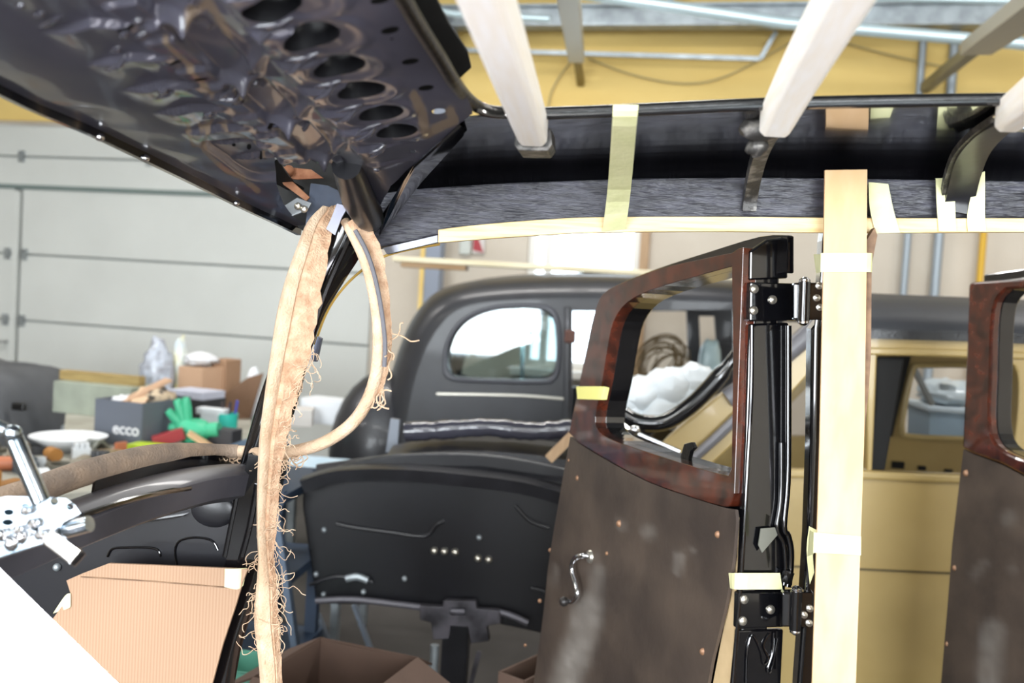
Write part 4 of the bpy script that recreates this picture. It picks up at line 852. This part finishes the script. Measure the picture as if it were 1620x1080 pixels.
# far side seen through the windows
YF2 = YY+1.25
f2 = WL([(1120, 690), (1300, 560), (1660, 560)], YF2); f2 = f2+[V((f2[-1].x, YF2, zb)), V((f2[0].x, YF2, zb))]
fw = crp([(1444, 586), (1460, 578), (1560, 578), (1600, 582), (1606, 600), (1604, 680), (1594, 696), (1520, 694), (1440, 690), (1428, 680), (1430, 650)], 3, True)
fw1 = [(1240, 690), (1250, 640), (1300, 590), (1390, 585), (1380, 690)]
G().plate(f2, [WL(fw, YF2), WL(fw1, YF2)], (0, .05, 0)).obj('far_side_panel', yellowpaint, yc, bevel=.004)
G().tube([W(x, y, YF2-.01) for x, y in fw]+[W(*fw[0], YF2-.01)], .012, 8).obj('window_bead', M('bead_cream', '#c2ad78', .4), yc, smooth=True)
G().plate(WL([(1395, 690), (1428, 560), (1442, 560), (1412, 690)], YF2-.05), [], (0, .03, 0)).obj('far_pillar', darktrim, yc)
for x, y, w_ in ((1420, 735, .05), (1458, 740, .03), (1500, 745, .03), (1440, 762, .04)):
    G().box(W(x, y, YF2-.003), (w_, .02, w_*.6)).obj('panel_hole', darktrim, yc)
G().box((1.1, YY+.65, .5), (2.0, 1.2, .06)).obj('floor_pan', satin, yc)
for x in (.4, 1.7):
    for y in (YY+.2, YY+1.1): G().box((x, y, .24), (.14, .14, .48)).obj('support_stand', steel, yc)
# lidded grey crate seen through the rear window, clear sheets
p = W(1488, 700, 4.75); zc = p.z-.1
cr_ = thing('storage_crate', 'blue-grey plastic crate seen through the cream car window', 'crate', (p.x, 4.75, 0))
gm = M('crate_blue_grey', '#7f94a4', .45)
k = 4.75/1500
G().loft([[V((p.x+a*w_, 4.75+b*.17, z)) for a, b in ((-1, -1), (1, -1), (1, 1), (-1, 1))] for w_, z in ((.10, .75), (.112, 1.00), (.12, 1.04))], True).obj('bin', gm, cr_)
z1 = W(1490, 640, 4.75).z
G().box((p.x, 4.75, 1.05), (.26, .36, .025)).obj('lid', M('crate_lid', '#a7b4bd', .4), cr_, bevel=.005)
G().box((p.x, 4.75, .375), (.4, .4, .75)).obj('pedestal', darktrim, cr_)
G().ball((p.x-.01, 4.7, 1.12), (.12, .10, .065), 18, 10, lump=.4, seed=9).obj('plastic_bag', M('clear_bag', '#aab6bd', .15), smooth=True, label='crumpled grey plastic bag on the blue-grey crate', cat='bag')
G().bar(W(1432, 556, 4.19), W(1475, 640, 4.19), .03, .02).obj('slanting_rail', steel, yc)
# bag of white wadding behind the front door window
g = G()
for x, y, r in ((985, 635, .07), (1020, 622, .085), (1062, 612, .09), (1100, 600, .07), (1045, 645, .08), (1000, 655, .06), (1085, 630, .07)):
    g.ball(W(x, y, 3.25), (r, r, r*.75), 16, 10, lump=.25, seed=x)
g.obj('wadding_bag', M('white_plastic_wadding', '#dfe6ea', .35), smooth=True, label='crumpled white plastic wadding on the cream car front', cat='bag')
p = W(1040, 665, 3.25); G().box((p.x, 3.25, p.z-.03), (.36, .3, .04)).box((p.x, 3.25, (p.z-.05+.53)/2), (.1, .1, p.z-.05-.53)).obj('cowl_top', gloss, yc)
# chrome mirror arm seen through the door window
G().tube(cr(WL([(962, 628), (975, 660), (1000, 682), (1040, 700), (1075, 715)], 2.7), 4), .008, 8).obj('chrome_arm', chrome, yc, smooth=True)
G().ball(W(1004, 680, 2.69), (.016, .014, .014), 12, 8).obj('arm_clamp', chrome, yc, smooth=True)
# ================================================================ black bulkhead on a stand
YK = 2.95
bh = thing('bulkhead_panel', 'large black pressed metal bulkhead held upright on a stand', 'panel', (-.2, YK, 0))
bo = crp([(478, 800), (484, 762), (520, 742), (600, 722), (700, 716), (800, 722), (900, 742)], 3) + [(905, 900), (880, 1010), (850, 1000), (780, 985), (720, 975), (600, 957), (500, 955)]
bk2 = M('bulkhead_black', '#08080c', .33, col2='#0d0d12', scale=6, bump=.1, bscale=20)
G().plate(WL(bo, YK), [], (0, .03, 0)).obj('panel_sheet', bk2, bh, bevel=.006)
tl3 = cr([W(x, y, YK-.03) for x, y in ((482, 762), (540, 746), (640, 744), (740, 752), (830, 764), (895, 782))], 5)
G().tube(tl3, .03, prof=[(-.03, -.02), (.012, -.03), (.02, 0), (.01, .04), (-.03, .03)], side=V((0, 0, 1))).obj('top_flange', satin, bh, smooth=True)
G().band(WL([(500, 735), (640, 716), (760, 716), (900, 732)], YK+.05), WL([(500, 760), (640, 745), (760, 745), (900, 765)], YK-.02), (0, .02, 0)).obj('top_shelf', satin, bh)
for pts in ([(532, 828), (560, 834), (620, 842), (672, 848), (690, 830), (702, 824)], [(815, 800), (840, 825), (870, 835)], [(490, 925), (530, 912), (560, 915), (590, 920)], [(840, 930), (860, 935), (880, 945)]):
    G().tube(cr(WL(pts, YK-.006), 4), .006, 8).obj('pressed_rib', satin, bh, smooth=True)
for x, y in ((687, 871), (703, 872), (720, 873), (756, 883), (773, 885)): G().ball(W(x, y, YK-.004), .012, 10, 6).obj('stud', nickel, bh, smooth=True)
for x, y in ((513, 838), (500, 908), (575, 936), (512, 940), (640, 915), (758, 850)): G().ball(W(x, y, YK-.004), .009, 8, 6).obj('bolt', steel, bh, smooth=True)
G().tube(cr(WL([(548, 915), (565, 912), (582, 918)], YK-.02), 4), .012, 8).obj('pipe_stub', steel, bh, smooth=True)
G().tube(cr(WL([(500, 950), (560, 948), (640, 957), (720, 966), (790, 968), (835, 985)], YK-.03), 4), .011, 8).obj('lower_flange', M('lower_flange_grey', '#5c5a60', .4, .3), bh, smooth=True)
pc = W(722, 985, YK+.02)
G().box((pc.x, pc.y+.02, pc.z/2), (.085, .06, pc.z)).obj('stand_post', satin, bh, bevel=.005)
sm_ = M('stand_worn_steel', '#57545a', .5, .4, col2='#2a292d', scale=12)
G().plate(WL([(664, 958), (700, 960), (702, 950), (752, 951), (754, 963), (790, 966), (792, 986), (770, 990), (774, 1014), (744, 1018), (740, 992), (712, 990), (710, 1010), (685, 1012), (682, 985), (664, 980)], YK-.05), [WL([(712, 962), (735, 962), (735, 974), (712, 974)], YK-.05)], (0, .03, 0)).obj('cross_bracket', sm_, bh, bevel=.003)
G().box((pc.x, pc.y, .03), (.5, .4, .06)).obj('stand_base', satin, bh, bevel=.01)
G().cyl(W(688, 1020, YK), V((W(688, 1020, YK).x, YK, .06)), .014, 10).obj('stand_brace', steel, bh, smooth=True)
G().bar(W(758, 1030, YK), W(735, 1120, YK), .015, .015).obj('stand_brace', sm_, bh)
# wrapped bar lying on the shelf
pts = cr(WL([(642, 683), (700, 680), (770, 676), (840, 682), (905, 678)], 3.05), 8); rd = random.Random(5)
G().tube(pts, [.028+.006*rd.random() for _ in pts], 14).obj('wrapped_roll', M('black_plastic_film', '#33333c', .15, coat=.5, bump=1, bscale=30), smooth=True, label='shiny black film-wrapped roll lying above the bulkhead', cat='roll')
G().loft([WL(crp([(622, 706), (700, 694), (800, 694), (912, 704)], 4), 3.1), WL(crp([(612, 722), (700, 716), (800, 718), (912, 730)], 4), 2.98), WL(crp([(612, 740), (700, 736), (800, 738), (912, 750)], 4), 2.98)]).obj('rounded_cap', satin, bh, smooth=True, solid=.01)
G().plate(WL([(618, 662), (632, 664), (628, 712), (610, 716)], 3.2), [], (0, .02, 0)).obj('side_bracket', M('side_bracket_grey', '#6b7078', .4, .3), bh)
G().bar(W(906, 688, 2.93), W(868, 726, 2.93), .02, .03).obj('wooden_prop', brownwood, bh)
# floor things in the gap
def carton(name, a, b, z0, h, dep, mat, lab, rz=0, flaps=True, cat='box'):
    """open carton whose near bottom edge runs a-b"""
    a, b = V(a), V(b); x = (b-a).normalized(); y = V((-x.y, x.x, 0)); w_ = (b-a).length; t = .006
    root = thing(name, lab, cat, (a+b)/2+y*dep/2); root.location.z = z0
    def q(u, v, z): return V((a.x, a.y, z0))+x*u+y*v+V((0, 0, z))
    G().add([q(0, 0, 0), q(w_, 0, 0), q(w_, dep, 0), q(0, dep, 0), q(0, 0, t), q(w_, 0, t), q(w_, dep, t), q(0, dep, t)], [(0, 1, 2, 3), (4, 5, 6, 7), (0, 1, 5, 4), (1, 2, 6, 5), (2, 3, 7, 6), (3, 0, 4, 7)]).obj('bottom', mat, root)
    for (u0, v0, u1, v1) in ((0, 0, w_, 0), (w_, 0, w_, dep), (w_, dep, 0, dep), (0, dep, 0, 0)):
        G().bar(q(u0, v0, h/2), q(u1, v1, h/2), t, h).obj('side', mat, root)
    if flaps:
        for (u0, v0, u1, v1, du, dv) in ((0, 0, w_, 0, 0, -1), (w_, 0, w_, dep, 1, 0), (0, dep, w_, dep, 0, 1), (0, dep, 0, 0, -1, 0)):
            A1, B1 = q(u0, v0, h), q(u1, v1, h); o = (x*du+y*dv)*dep*.32+V((0, 0, -.05))
            G().add([A1, B1, B1+o, A1+o, A1+V((0, 0, t)), B1+V((0, 0, t)), B1+o+V((0, 0, t)), A1+o+V((0, 0, t))], [(0, 1, 2, 3), (4, 5, 6, 7), (0, 1, 5, 4), (1, 2, 6, 5), (2, 3, 7, 6), (3, 0, 4, 7)]).obj('flap', mat, root)
    return root
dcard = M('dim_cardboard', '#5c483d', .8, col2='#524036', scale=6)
a = Dp(400, 1074, 2.25); b = Dp(570, 1088, 2.15)
zc = .52
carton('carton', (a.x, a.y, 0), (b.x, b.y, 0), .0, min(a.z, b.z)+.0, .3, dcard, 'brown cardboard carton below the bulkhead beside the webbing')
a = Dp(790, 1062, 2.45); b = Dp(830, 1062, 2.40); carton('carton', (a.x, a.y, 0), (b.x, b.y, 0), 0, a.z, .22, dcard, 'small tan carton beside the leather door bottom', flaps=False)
for x0, y0, x1, y1, lb in ((482, 994, 496, 1040, 'shortest bare aluminium profile propped beside the brown carton'), (503, 972, 530, 1040, 'middle-length bare aluminium profile propped behind the brown carton'), (560, 955, 578, 1004, 'longest bare aluminium profile propped below the bulkhead edge')):
    p, q = W(x0, y0, 3.4), W(x1, y1, 3.4); d = (q-p).normalized(); q = p+d*(p.z-.006)/-d.z
    G().bar(p, q, .03, .012).obj('aluminium_profile', M('alu_blue', '#8792a0', .4, .5), label=lb, cat='profile', group='aluminium profiles below the bulkhead')
blue = M('shelf_blue', '#22344a', .5)
c = W(425, 900, 2.9)+V((-.16, 0, 0))
rk = thing('blue_rack', 'blue steel rack behind the hanging webbing', 'rack', (c.x, 3.0, 0))
for dx in (-.16, .2):
    for dy in (-.15, .25): G().box((c.x+dx, 3.0+dy, .40), (.04, .04, .8)).obj('upright', blue, rk)
for z in (.2, .5, .78): G().box((c.x+.02, 3.05, z), (.42, .48, .03)).obj('shelf', blue, rk)
G().bar((c.x+.2, 2.83, .76), (c.x+.34, 2.83, .03), .03, .02).obj('brace', M('brace_blue_grey', '#566578', .5), rk)
G().box((c.x-.02, 3.0, .57), (.18, .2, .11)).obj('parts_bin', M('bin_red', '#8c3428', .5), bevel=.01, label='red plastic parts bin on the blue rack', cat='bin')
G().box((c.x+.06, 3.0, .855), (.16, .22, .12)).obj('parts_bin', M('bin_blue', '#244a68', .5), bevel=.01, label='blue plastic parts bin on top of the blue rack', cat='bin')
p = Dp(385, 1045, 2.6); t = thing('storage_tub', 'teal plastic tub low behind the cardboard panel', 'tub', (p.x, p.y, 0))
G().loft([[V((p.x+a*w_, p.y+b*w_, z)) for a, b in ((-1, -1), (1, -1), (1, 1), (-1, 1))] for w_, z in ((.055, 0), (.07, p.z), (.075, p.z))], True).obj('tub_body', M('teal_plastic', '#5c9c88', .45), t)
G().box((p.x, p.y, .006), (.11, .11, .012)).obj('tub_bottom', M('teal_plastic', '#5c9c88', .45), t)
# ================================================================ workbench clutter in front of the garage door
ZB = .72
def B(x, y): return Zp(x, y, ZB)
bc0 = Zp(215, 672, ZB)
bt_ = thing('workbench', 'long low workbench crowded with parts in front of the garage door', 'workbench', (bc0.x, bc0.y, 0))
rz = math.radians(-6)
cx, cy = B(220, 690).x, B(220, 690).y
bx_ = V((math.cos(rz), math.sin(rz), 0)); by_ = V((-math.sin(rz), math.cos(rz), 0))
bpts = [(-150, 716), (98, 710), (104, 652), (398, 645), (396, 738), (250, 765), (-150, 806)]
G().plate([B(x, y) for x, y in bpts], [], (0, 0, -.04)).obj('bench_top', M('bench_grey_board', '#a9a79c', .7, col2='#8e8c80', scale=6), bt_, bevel=.004)
for x, y in ((-140, 722), (-140, 800), (112, 660), (390, 650), (388, 734), (150, 775)):
    q = B(x, y); G().box((q.x, q.y, (ZB-.04)/2), (.06, .06, ZB-.04), rz).obj('bench_leg', steel, bt_)
# grey shoe box with lettering
a, b, c = B(149, 700), B(223, 709), B(280, 683)
ux = (b-a); w_ = ux.length; ux.normalize(); dep = .33; vy = V((-ux.y, ux.x, 0)); hb = .19
sb = thing('shoe_box', 'open dark grey shoe box with pale lettering, filled with scraps', 'box', a+ux*w_/2+vy*dep/2)
gm = M('shoe_box_grey', '#5b606a', .6); t_ = .006
def q_(u, v, z): return V((a.x, a.y, ZB))+ux*u+vy*v+V((0, 0, z))
for (u0, v0, u1, v1) in ((0, 0, w_, 0), (w_, 0, w_, dep), (w_, dep, 0, dep), (0, dep, 0, 0)): G().bar(q_(u0, v0, hb/2+.001), q_(u1, v1, hb/2+.001), t_, hb).obj('box_side', gm, sb)
G().bar(q_(0, dep/2, .005), q_(w_, dep/2, .005), dep, .006).obj('box_bottom', gm, sb)
fc = bpy.data.curves.new('lettering', 'FONT'); fc.body = 'ecco'; fc.size = .07; fc.extrude = .001; fc.align_x = 'CENTER'; fc.align_y = 'CENTER'; fc.offset = .0012
fo_ = bpy.data.objects.new('lettering_tmp', fc); C.objects.link(fo_); bpy.context.view_layer.update()
me = bpy.data.meshes.new_from_object(fo_.evaluated_get(bpy.context.evaluated_depsgraph_get())); bpy.data.objects.remove(fo_)
o = bpy.data.objects.new('lettering', me); C.objects.link(o); me.materials.append(M('letter_white', '#d9dadc', .6))
mt = Matrix.Translation(q_(w_*.68, -.0045, hb*.38)) @ Matrix((( ux.x, 0, -vy.x, 0), (ux.y, 0, -vy.y, 0), (0, 1, 0, 0), (0, 0, 0, 1)))
me.transform(mt); o.parent = sb; o.matrix_parent_inverse = Matrix.Translation(-sb.location)
def lump(name, px, py, r, mat, lab, cat, z=ZB, sq=None, lumpy=.2, seed=1, smooth=True):
    p = Zp(px, py, z); return G().ball((p.x, p.y, z+r[2]*.92), r, 16, 10, sq=sq, lump=lumpy, seed=seed).obj(name, mat, smooth=smooth, label=lab, cat=cat)
def slab(name, px, py, d, ang, mat, lab, cat, z=ZB, tilt=0, bev=.003):
    p = Zp(px, py, z); rm = Matrix.Rotation(math.radians(ang), 3, 'Z') @ Matrix.Rotation(math.radians(tilt), 3, 'Y')
    hz = d[2]/2*math.cos(math.radians(tilt))+d[0]/2*abs(math.sin(math.radians(tilt)))
    return G().box((p.x, p.y, z+hz), d, rot=rm).obj(name, mat, bevel=bev, label=lab, cat=cat)
paper = M('white_paper', '#d8dade', .6); kraft = M('kraft_paper', '#b8967a', .75); wht = M('white_plastic', '#e2e6ea', .4)
# scraps in the shoe box
def inbox(u, v, z): return q_(w_*u, dep*v, z)
G().bar(inbox(.3, .2, .17), inbox(.75, .75, .27), .07, .012).obj('kraft_scrap', kraft, label='brown kraft paper folded into the grey shoe box', cat='paper')
G().bar(inbox(.7, .15, .17), inbox(.45, .6, .23), .06, .01).obj('kraft_scrap', M('kraft_light', '#c9ac8e', .75), label='light brown cardboard scrap leaning in the grey shoe box', cat='cardboard')
p = inbox(.2, .35, .16); G().ball(p, (.05, .05, .04), 14, 8, lump=.3, seed=2).obj('paper_ball', paper, smooth=True, label='crumpled white paper in the grey shoe box', cat='paper')
p = inbox(.7, .6, .19); G().ball(p, (.07, .08, .05), 14, 8, lump=.35, seed=6).obj('rag', M('spotted_rag', '#b7a58c', .9, col2='#4c4640', scale=26, amt=(.5, .56)), smooth=True, label='spotted beige rag stuffed in the grey shoe box', cat='rag')
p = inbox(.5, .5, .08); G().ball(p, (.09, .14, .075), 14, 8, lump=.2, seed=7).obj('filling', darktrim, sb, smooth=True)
# second row
slab('cardboard_box', 315, 656, (.17, .16, .26), -20, kraft, 'brown cardboard box behind the shoe box', 'box', bev=.004)
slab('cardboard_box', 354, 654, (.1, .14, .30), -12, M('kraft_dark', '#9b7a5f', .8), 'tall narrow dark brown cardboard box on the bench', 'box', bev=.004)
p = Zp(315, 656, ZB); G().ball((p.x, p.y, ZB+.30), (.09, .07, .035), 16, 8, lump=.35, seed=12).obj('white_rag', paper, smooth=True, label='crumpled white rag on top of the brown cardboard box', cat='rag')
slab('black_tray', 308, 676, (.22, .18, .15), -10, M('tray_black', '#2c2d31', .5), 'black plastic tray between the shoe box and the cardboard boxes', 'tray')
p = Zp(308, 676, ZB); G().box((p.x, p.y, ZB+.168), (.21, .17, .035), math.radians(-14)).obj('paper_stack', M('lilac_paper', '#b9bccb', .6), label='stack of pale lilac paper on the black tray', cat='paper')
lump('plastic_sack', 246, 653, (.09, .08, .20), M('blue_white_film', '#b9c1cf', .25, col2='#8b8d94', scale=20, bump=.5, bscale=30), 'crumpled bluish plastic sack behind the shoe box', 'bag', lumpy=.3, seed=21)
lump('plastic_sack', 281, 652, (.05, .05, .21), M('yellow_white_film', '#cfc78e', .3, col2='#b9c6d2', scale=9, bump=.4, bscale=30), 'yellowish plastic sack beside the bluish one', 'bag', lumpy=.25, seed=23)
p = Zp(160, 655, ZB); p2 = Zp(240, 650, ZB)
slab('timber_crate', 166, 654, (.46, .22, .16), -8, M('pale_green_crate', '#9ba294', .7, col2='#8a9184', scale=8), 'pale green-grey crate behind the shoe box', 'crate')
p = Zp(172, 652, ZB); G().bar((p.x-.25, p.y-.02, ZB+.185), (p.x+.22, p.y-.08, ZB+.185), .06, .05).obj('wooden_batten', M('batten_olive', '#a58f5c', .7, col2='#8f7a4c', scale=5, stretch=(1, 9, 9)), bevel=.004, label='olive wooden batten lying on the green-grey crate', cat='batten')
# leaning cardboard sheet near the pillar
P_ = [Zp(345, 664, ZB), Zp(395, 662, ZB)]; a_, b_ = P_
G().plate([a_, b_, Dp(416, 590, 4.95), Dp(392, 597, 4.95), Dp(340, 634, 4.95)], [], V((0, .012, 0))).obj('cardboard_sheet', M('leaning_card', '#8f6f58', .8), label='brown cardboard sheet leaning behind the pen cup', cat='cardboard')
lump('plastic_sack', 398, 660, (.04, .05, .14), wht, 'narrow white plastic sack next to the black pillar', 'bag', lumpy=.2, seed=31)
# pen cup
p = Zp(358, 690, ZB); pcu = thing('pen_cup', 'turquoise pen cup holding dark pens', 'cup', p)
tq = M('turquoise_plastic', '#37bfae', .4)
G().lathe((p.x, p.y, ZB), [(0, .0), (.045, 0), (.05, .11), (.046, .11), (.042, .008), (0, .008)], 18).obj('cup', tq, pcu, smooth=True)
for i, (dx, dy, h, col) in enumerate(((-.02, .0, .16, '#3a2a2a'), (0, .01, .15, '#5c3a34'), (.015, -.01, .165, '#2d2d3a'), (.03, .012, .17, '#3c48a8'))):
    G().cyl((p.x+dx*.7, p.y+dy, ZB+.01), (p.x+dx*1.3, p.y+dy*1.5, ZB+h), .006, 8).obj('pen', M('pen_%d' % i, col, .4), label=['dark brown pen in the turquoise cup', 'reddish brown pen in the turquoise cup', 'black pen in the turquoise cup', 'blue pen in the turquoise cup'][i], cat='pen', smooth=True)
# rubber glove: palm, five fingers, cuff
p = Zp(297, 704, ZB); gl = thing('rubber_glove', 'bright green rubber glove lying on the bench', 'glove', p); gg = M('green_rubber', '#3fae84', .5)
G().ball((p.x+.02, p.y, ZB+.06), (.085, .06, .06), 16, 10, lump=.2, seed=3).obj('palm', gg, gl, smooth=True)
for dx, dz, l in ((-.09, .09, .0), (-.05, .14, 0), (-.01, .15, 0), (-.08, .02, 0), (-.05, -.02, 0)):
    G().tube(cr([V((p.x, p.y, ZB+.06)), V((p.x+dx*.6, p.y-.01, ZB+.06+dz*.6)), V((p.x+dx, p.y-.02, max(ZB+.02, ZB+.06+dz)))], 4), [.022]*6+[.02, .018, .014], 8).obj('finger', gg, gl, smooth=True)
G().tube(cr([V((p.x+.06, p.y, ZB+.06)), V((p.x+.10, p.y, ZB+.075)), V((p.x+.14, p.y, ZB+.08))], 4), .032, 12).obj('cuff', gg, gl, smooth=True)
q = Zp(325, 688, ZB); G().box((q.x+.03, q.y, ZB+.115), (.14, .06, .03), rz).box((q.x+.03, q.y, ZB+.05), (.10, .05, .10), rz).obj('label_roll', wht, bevel=.004, label='small white dispenser between the glove and the pen cup', cat='dispenser')
slab('red_wedge', 266, 708, (.13, .05, .05), 28, M('dark_red_plastic', '#93252d', .4), 'dark red plastic wedge beside the shoe box', 'wedge', tilt=-18)
slab('lime_folder', 262, 716, (.30, .09, .03), -4, M('lime_green', '#a9c12e', .5), 'lime green folder lying before the shoe box', 'folder')
slab('white_tray', 258, 730, (.36, .09, .02), -4, wht, 'white plastic tray in front of the lime folder', 'tray')
slab('kraft_card', 318, 712, (.13, .1, .012), 20, M('kraft_card', '#c7a27c', .7), 'tan cardboard piece leaning by the green glove', 'cardboard', tilt=32)
slab('dark_box', 350, 706, (.15, .09, .08), -8, M('dark_box_grey', '#34353a', .5), 'dark grey box below the pen cup', 'box')
slab('white_dish', 345, 722, (.34, .13, .02), 0, wht, 'flat white dish along the bench front near the pillar', 'dish')
# left clutter
G().lathe(Zp(108, 712, ZB), [(0, 0), (.06, 0), (.14, .05), (.15, .06), (.13, .056), (.0, .02)], 20).obj('white_bowl', wht, smooth=True, label='shallow white bowl among loose parts', cat='bowl')
rd = random.Random(3)
junk = ['#5d5a50', '#8b8272', '#3c3d40', '#a8763e', '#c9cdd0', '#6b6f66', '#9c8a6c', '#b06a4a', '#4a5258', '#b5b9bc']
shapes = ['angle bracket', 'folded strap', 'ring', 'stub tube', 'ridged block']
spots = [(8, 716), (30, 722), (56, 716), (82, 728), (128, 724), (150, 718), (170, 726), (12, 744), (40, 748), (70, 742), (98, 746), (130, 742), (158, 738), (20, 770), (60, 768), (-20, 735), (-40, 760), (186, 716)]
for i, (x, y) in enumerate(spots):
    p = Zp(x, y, ZB); k = (i+i//5) % 5; s_ = rd.uniform(.04, .066); an = rd.uniform(0, 3); m_ = M('junk_%d' % (i % 10), junk[i % 10], .5, .3 if i % 3 == 0 else 0)
    g = G(); c_ = V((p.x, p.y, ZB)); ca, sa = V((math.cos(an), math.sin(an), 0)), V((-math.sin(an), math.cos(an), 0))
    if k == 0: g.plate([c_+ca*u+V((0, 0, z)) for u, z in ((-s_, 0), (s_, 0), (s_, .015), (-s_+.015, .015), (-s_+.015, s_), (-s_, s_))], [], sa*.05)
    elif k == 1: g.tube(cr([c_+ca*-s_+V((0, 0, .012)), c_+V((0, 0, .06)), c_+ca*s_+V((0, 0, .012))], 5), 1, prof=[(-.012, -.03), (.0, -.03), (.0, .03), (-.012, .03)], side=V((0, 0, 1)))
    elif k == 2: g.lathe(c_, [(s_*.7, 0), (s_, 0), (s_, .03), (s_*.7, .03), (s_*.7, 0)], 18)
    elif k == 3: g.tube([c_+ca*-s_+V((0, 0, .026)), c_+ca*s_*.5+V((0, 0, .026)), c_+ca*s_*.5+V((0, 0, .026)), c_+ca*s_+V((0, 0, .026))], [.026, .026, .018, .018], 12)
    else:
        g.box(c_+V((0, 0, .02)), (s_*1.4, s_, .04), an)
        for u in (-.4, 0, .4): g.box(c_+ca*s_*u+V((0, 0, .05)), (.015, s_*.9, .02), an)
    cn = ['dark olive', 'taupe', 'black', 'ochre', 'pale grey', 'grey-green', 'khaki', 'rust red', 'slate', 'silver'][i % 10]
    pos = ['beside the white bowl', 'near the covered armchair', 'at the bench front'][i % 3]
    g.obj(['bracket', 'strap', 'metal_ring', 'stub_tube', 'ridged_block'][k], m_, smooth=k in (1, 2, 3), label='%s %s lying among loose parts on the workbench' % (cn, shapes[k]), cat='part', group='loose parts on the workbench')
# armchair under a grey cover
p = Dp(-10, 640, 5.3); ac = thing('covered_armchair', 'armchair under a draped dark grey cover by the garage door', 'armchair', (p.x, p.y, 0))
tp_ = Dp(30, 578, 5.3).z; cvm = M('grey_cover_cloth', '#56585c', .8, col2='#4a4c50', scale=5, bump=.3, bscale=12)
rows = []
for k in range(15):
    u = k/14; z = tp_*(1-u**1.6) if False else tp_*math.cos(u*math.pi/2)**.55 if k < 14 else 0.005
    r = .10+.46*math.sin(u*math.pi/2)**.5 + .05*u; row = []
    for j in range(40):
        a = 2*math.pi*j/40; c_, s_ = math.cos(a), math.sin(a); sx = math.copysign(abs(c_)**.6, c_); sy = math.copysign(abs(s_)**.6, s_)
        f_ = 1+.05*u*math.sin(7*a+1)+.04*noise.noise(V((sx*2, sy*2, u*3)))
        row.append(V((p.x+sx*r*.82*f_-.05, p.y+sy*r*f_, z+.02*noise.noise(V((sx*3, sy*3, 1)))*(1-u))))
    rows.append(row)
G().loft(rows, True).add(rows[0], [tuple(range(40))]).obj('cover', cvm, ac, smooth=True)
G().box(Dp(30, 643, 4.86), (.07, .03, .04)).obj('dark_strap', rubber, ac, bevel=.008)
# pale items on the bench end beyond the pillar
slab('polystyrene_block', 520, 668, (.26, .16, .13), -12, wht, 'white polystyrene block beyond the black windshield pillar', 'block')
slab('polystyrene_block', 470, 672, (.16, .14, .09), 14, M('offwhite_foam', '#cfcac4', .6), 'off-white foam block next to the polystyrene block', 'block')
t = thing('side_table', 'small table under a pale blue sheet beside the bulkhead', 'table', (B(502, 735).x, B(502, 735).y, 0))
p = B(502, 735); G().box((p.x, p.y, ZB-.03), (.40, .46, .03), rz).obj('table_top', steel, t)
for u in (-.17, .17):
    for v in (-.21, .21): G().box((p.x+u, p.y+v, (ZB-.045)/2), (.03, .03, ZB-.045), rz).obj('table_leg', steel, t)
bs = M('pale_blue_sheet', '#a9c3d6', .5, col2='#c3d6e2', scale=8)
rows = []
for j in range(9):
    rows.append([V((p.x+(i/8-.5)*.39, p.y+(j/8-.5)*.46, ZB-.012+.02*abs(noise.noise(V((i*.5, j*.5, 2)))))) for i in range(9)])
G().loft(rows).obj('blue_sheet', bs, smooth=True, solid=.004, label='pale blue sheet spread on the small side table', cat='sheet')
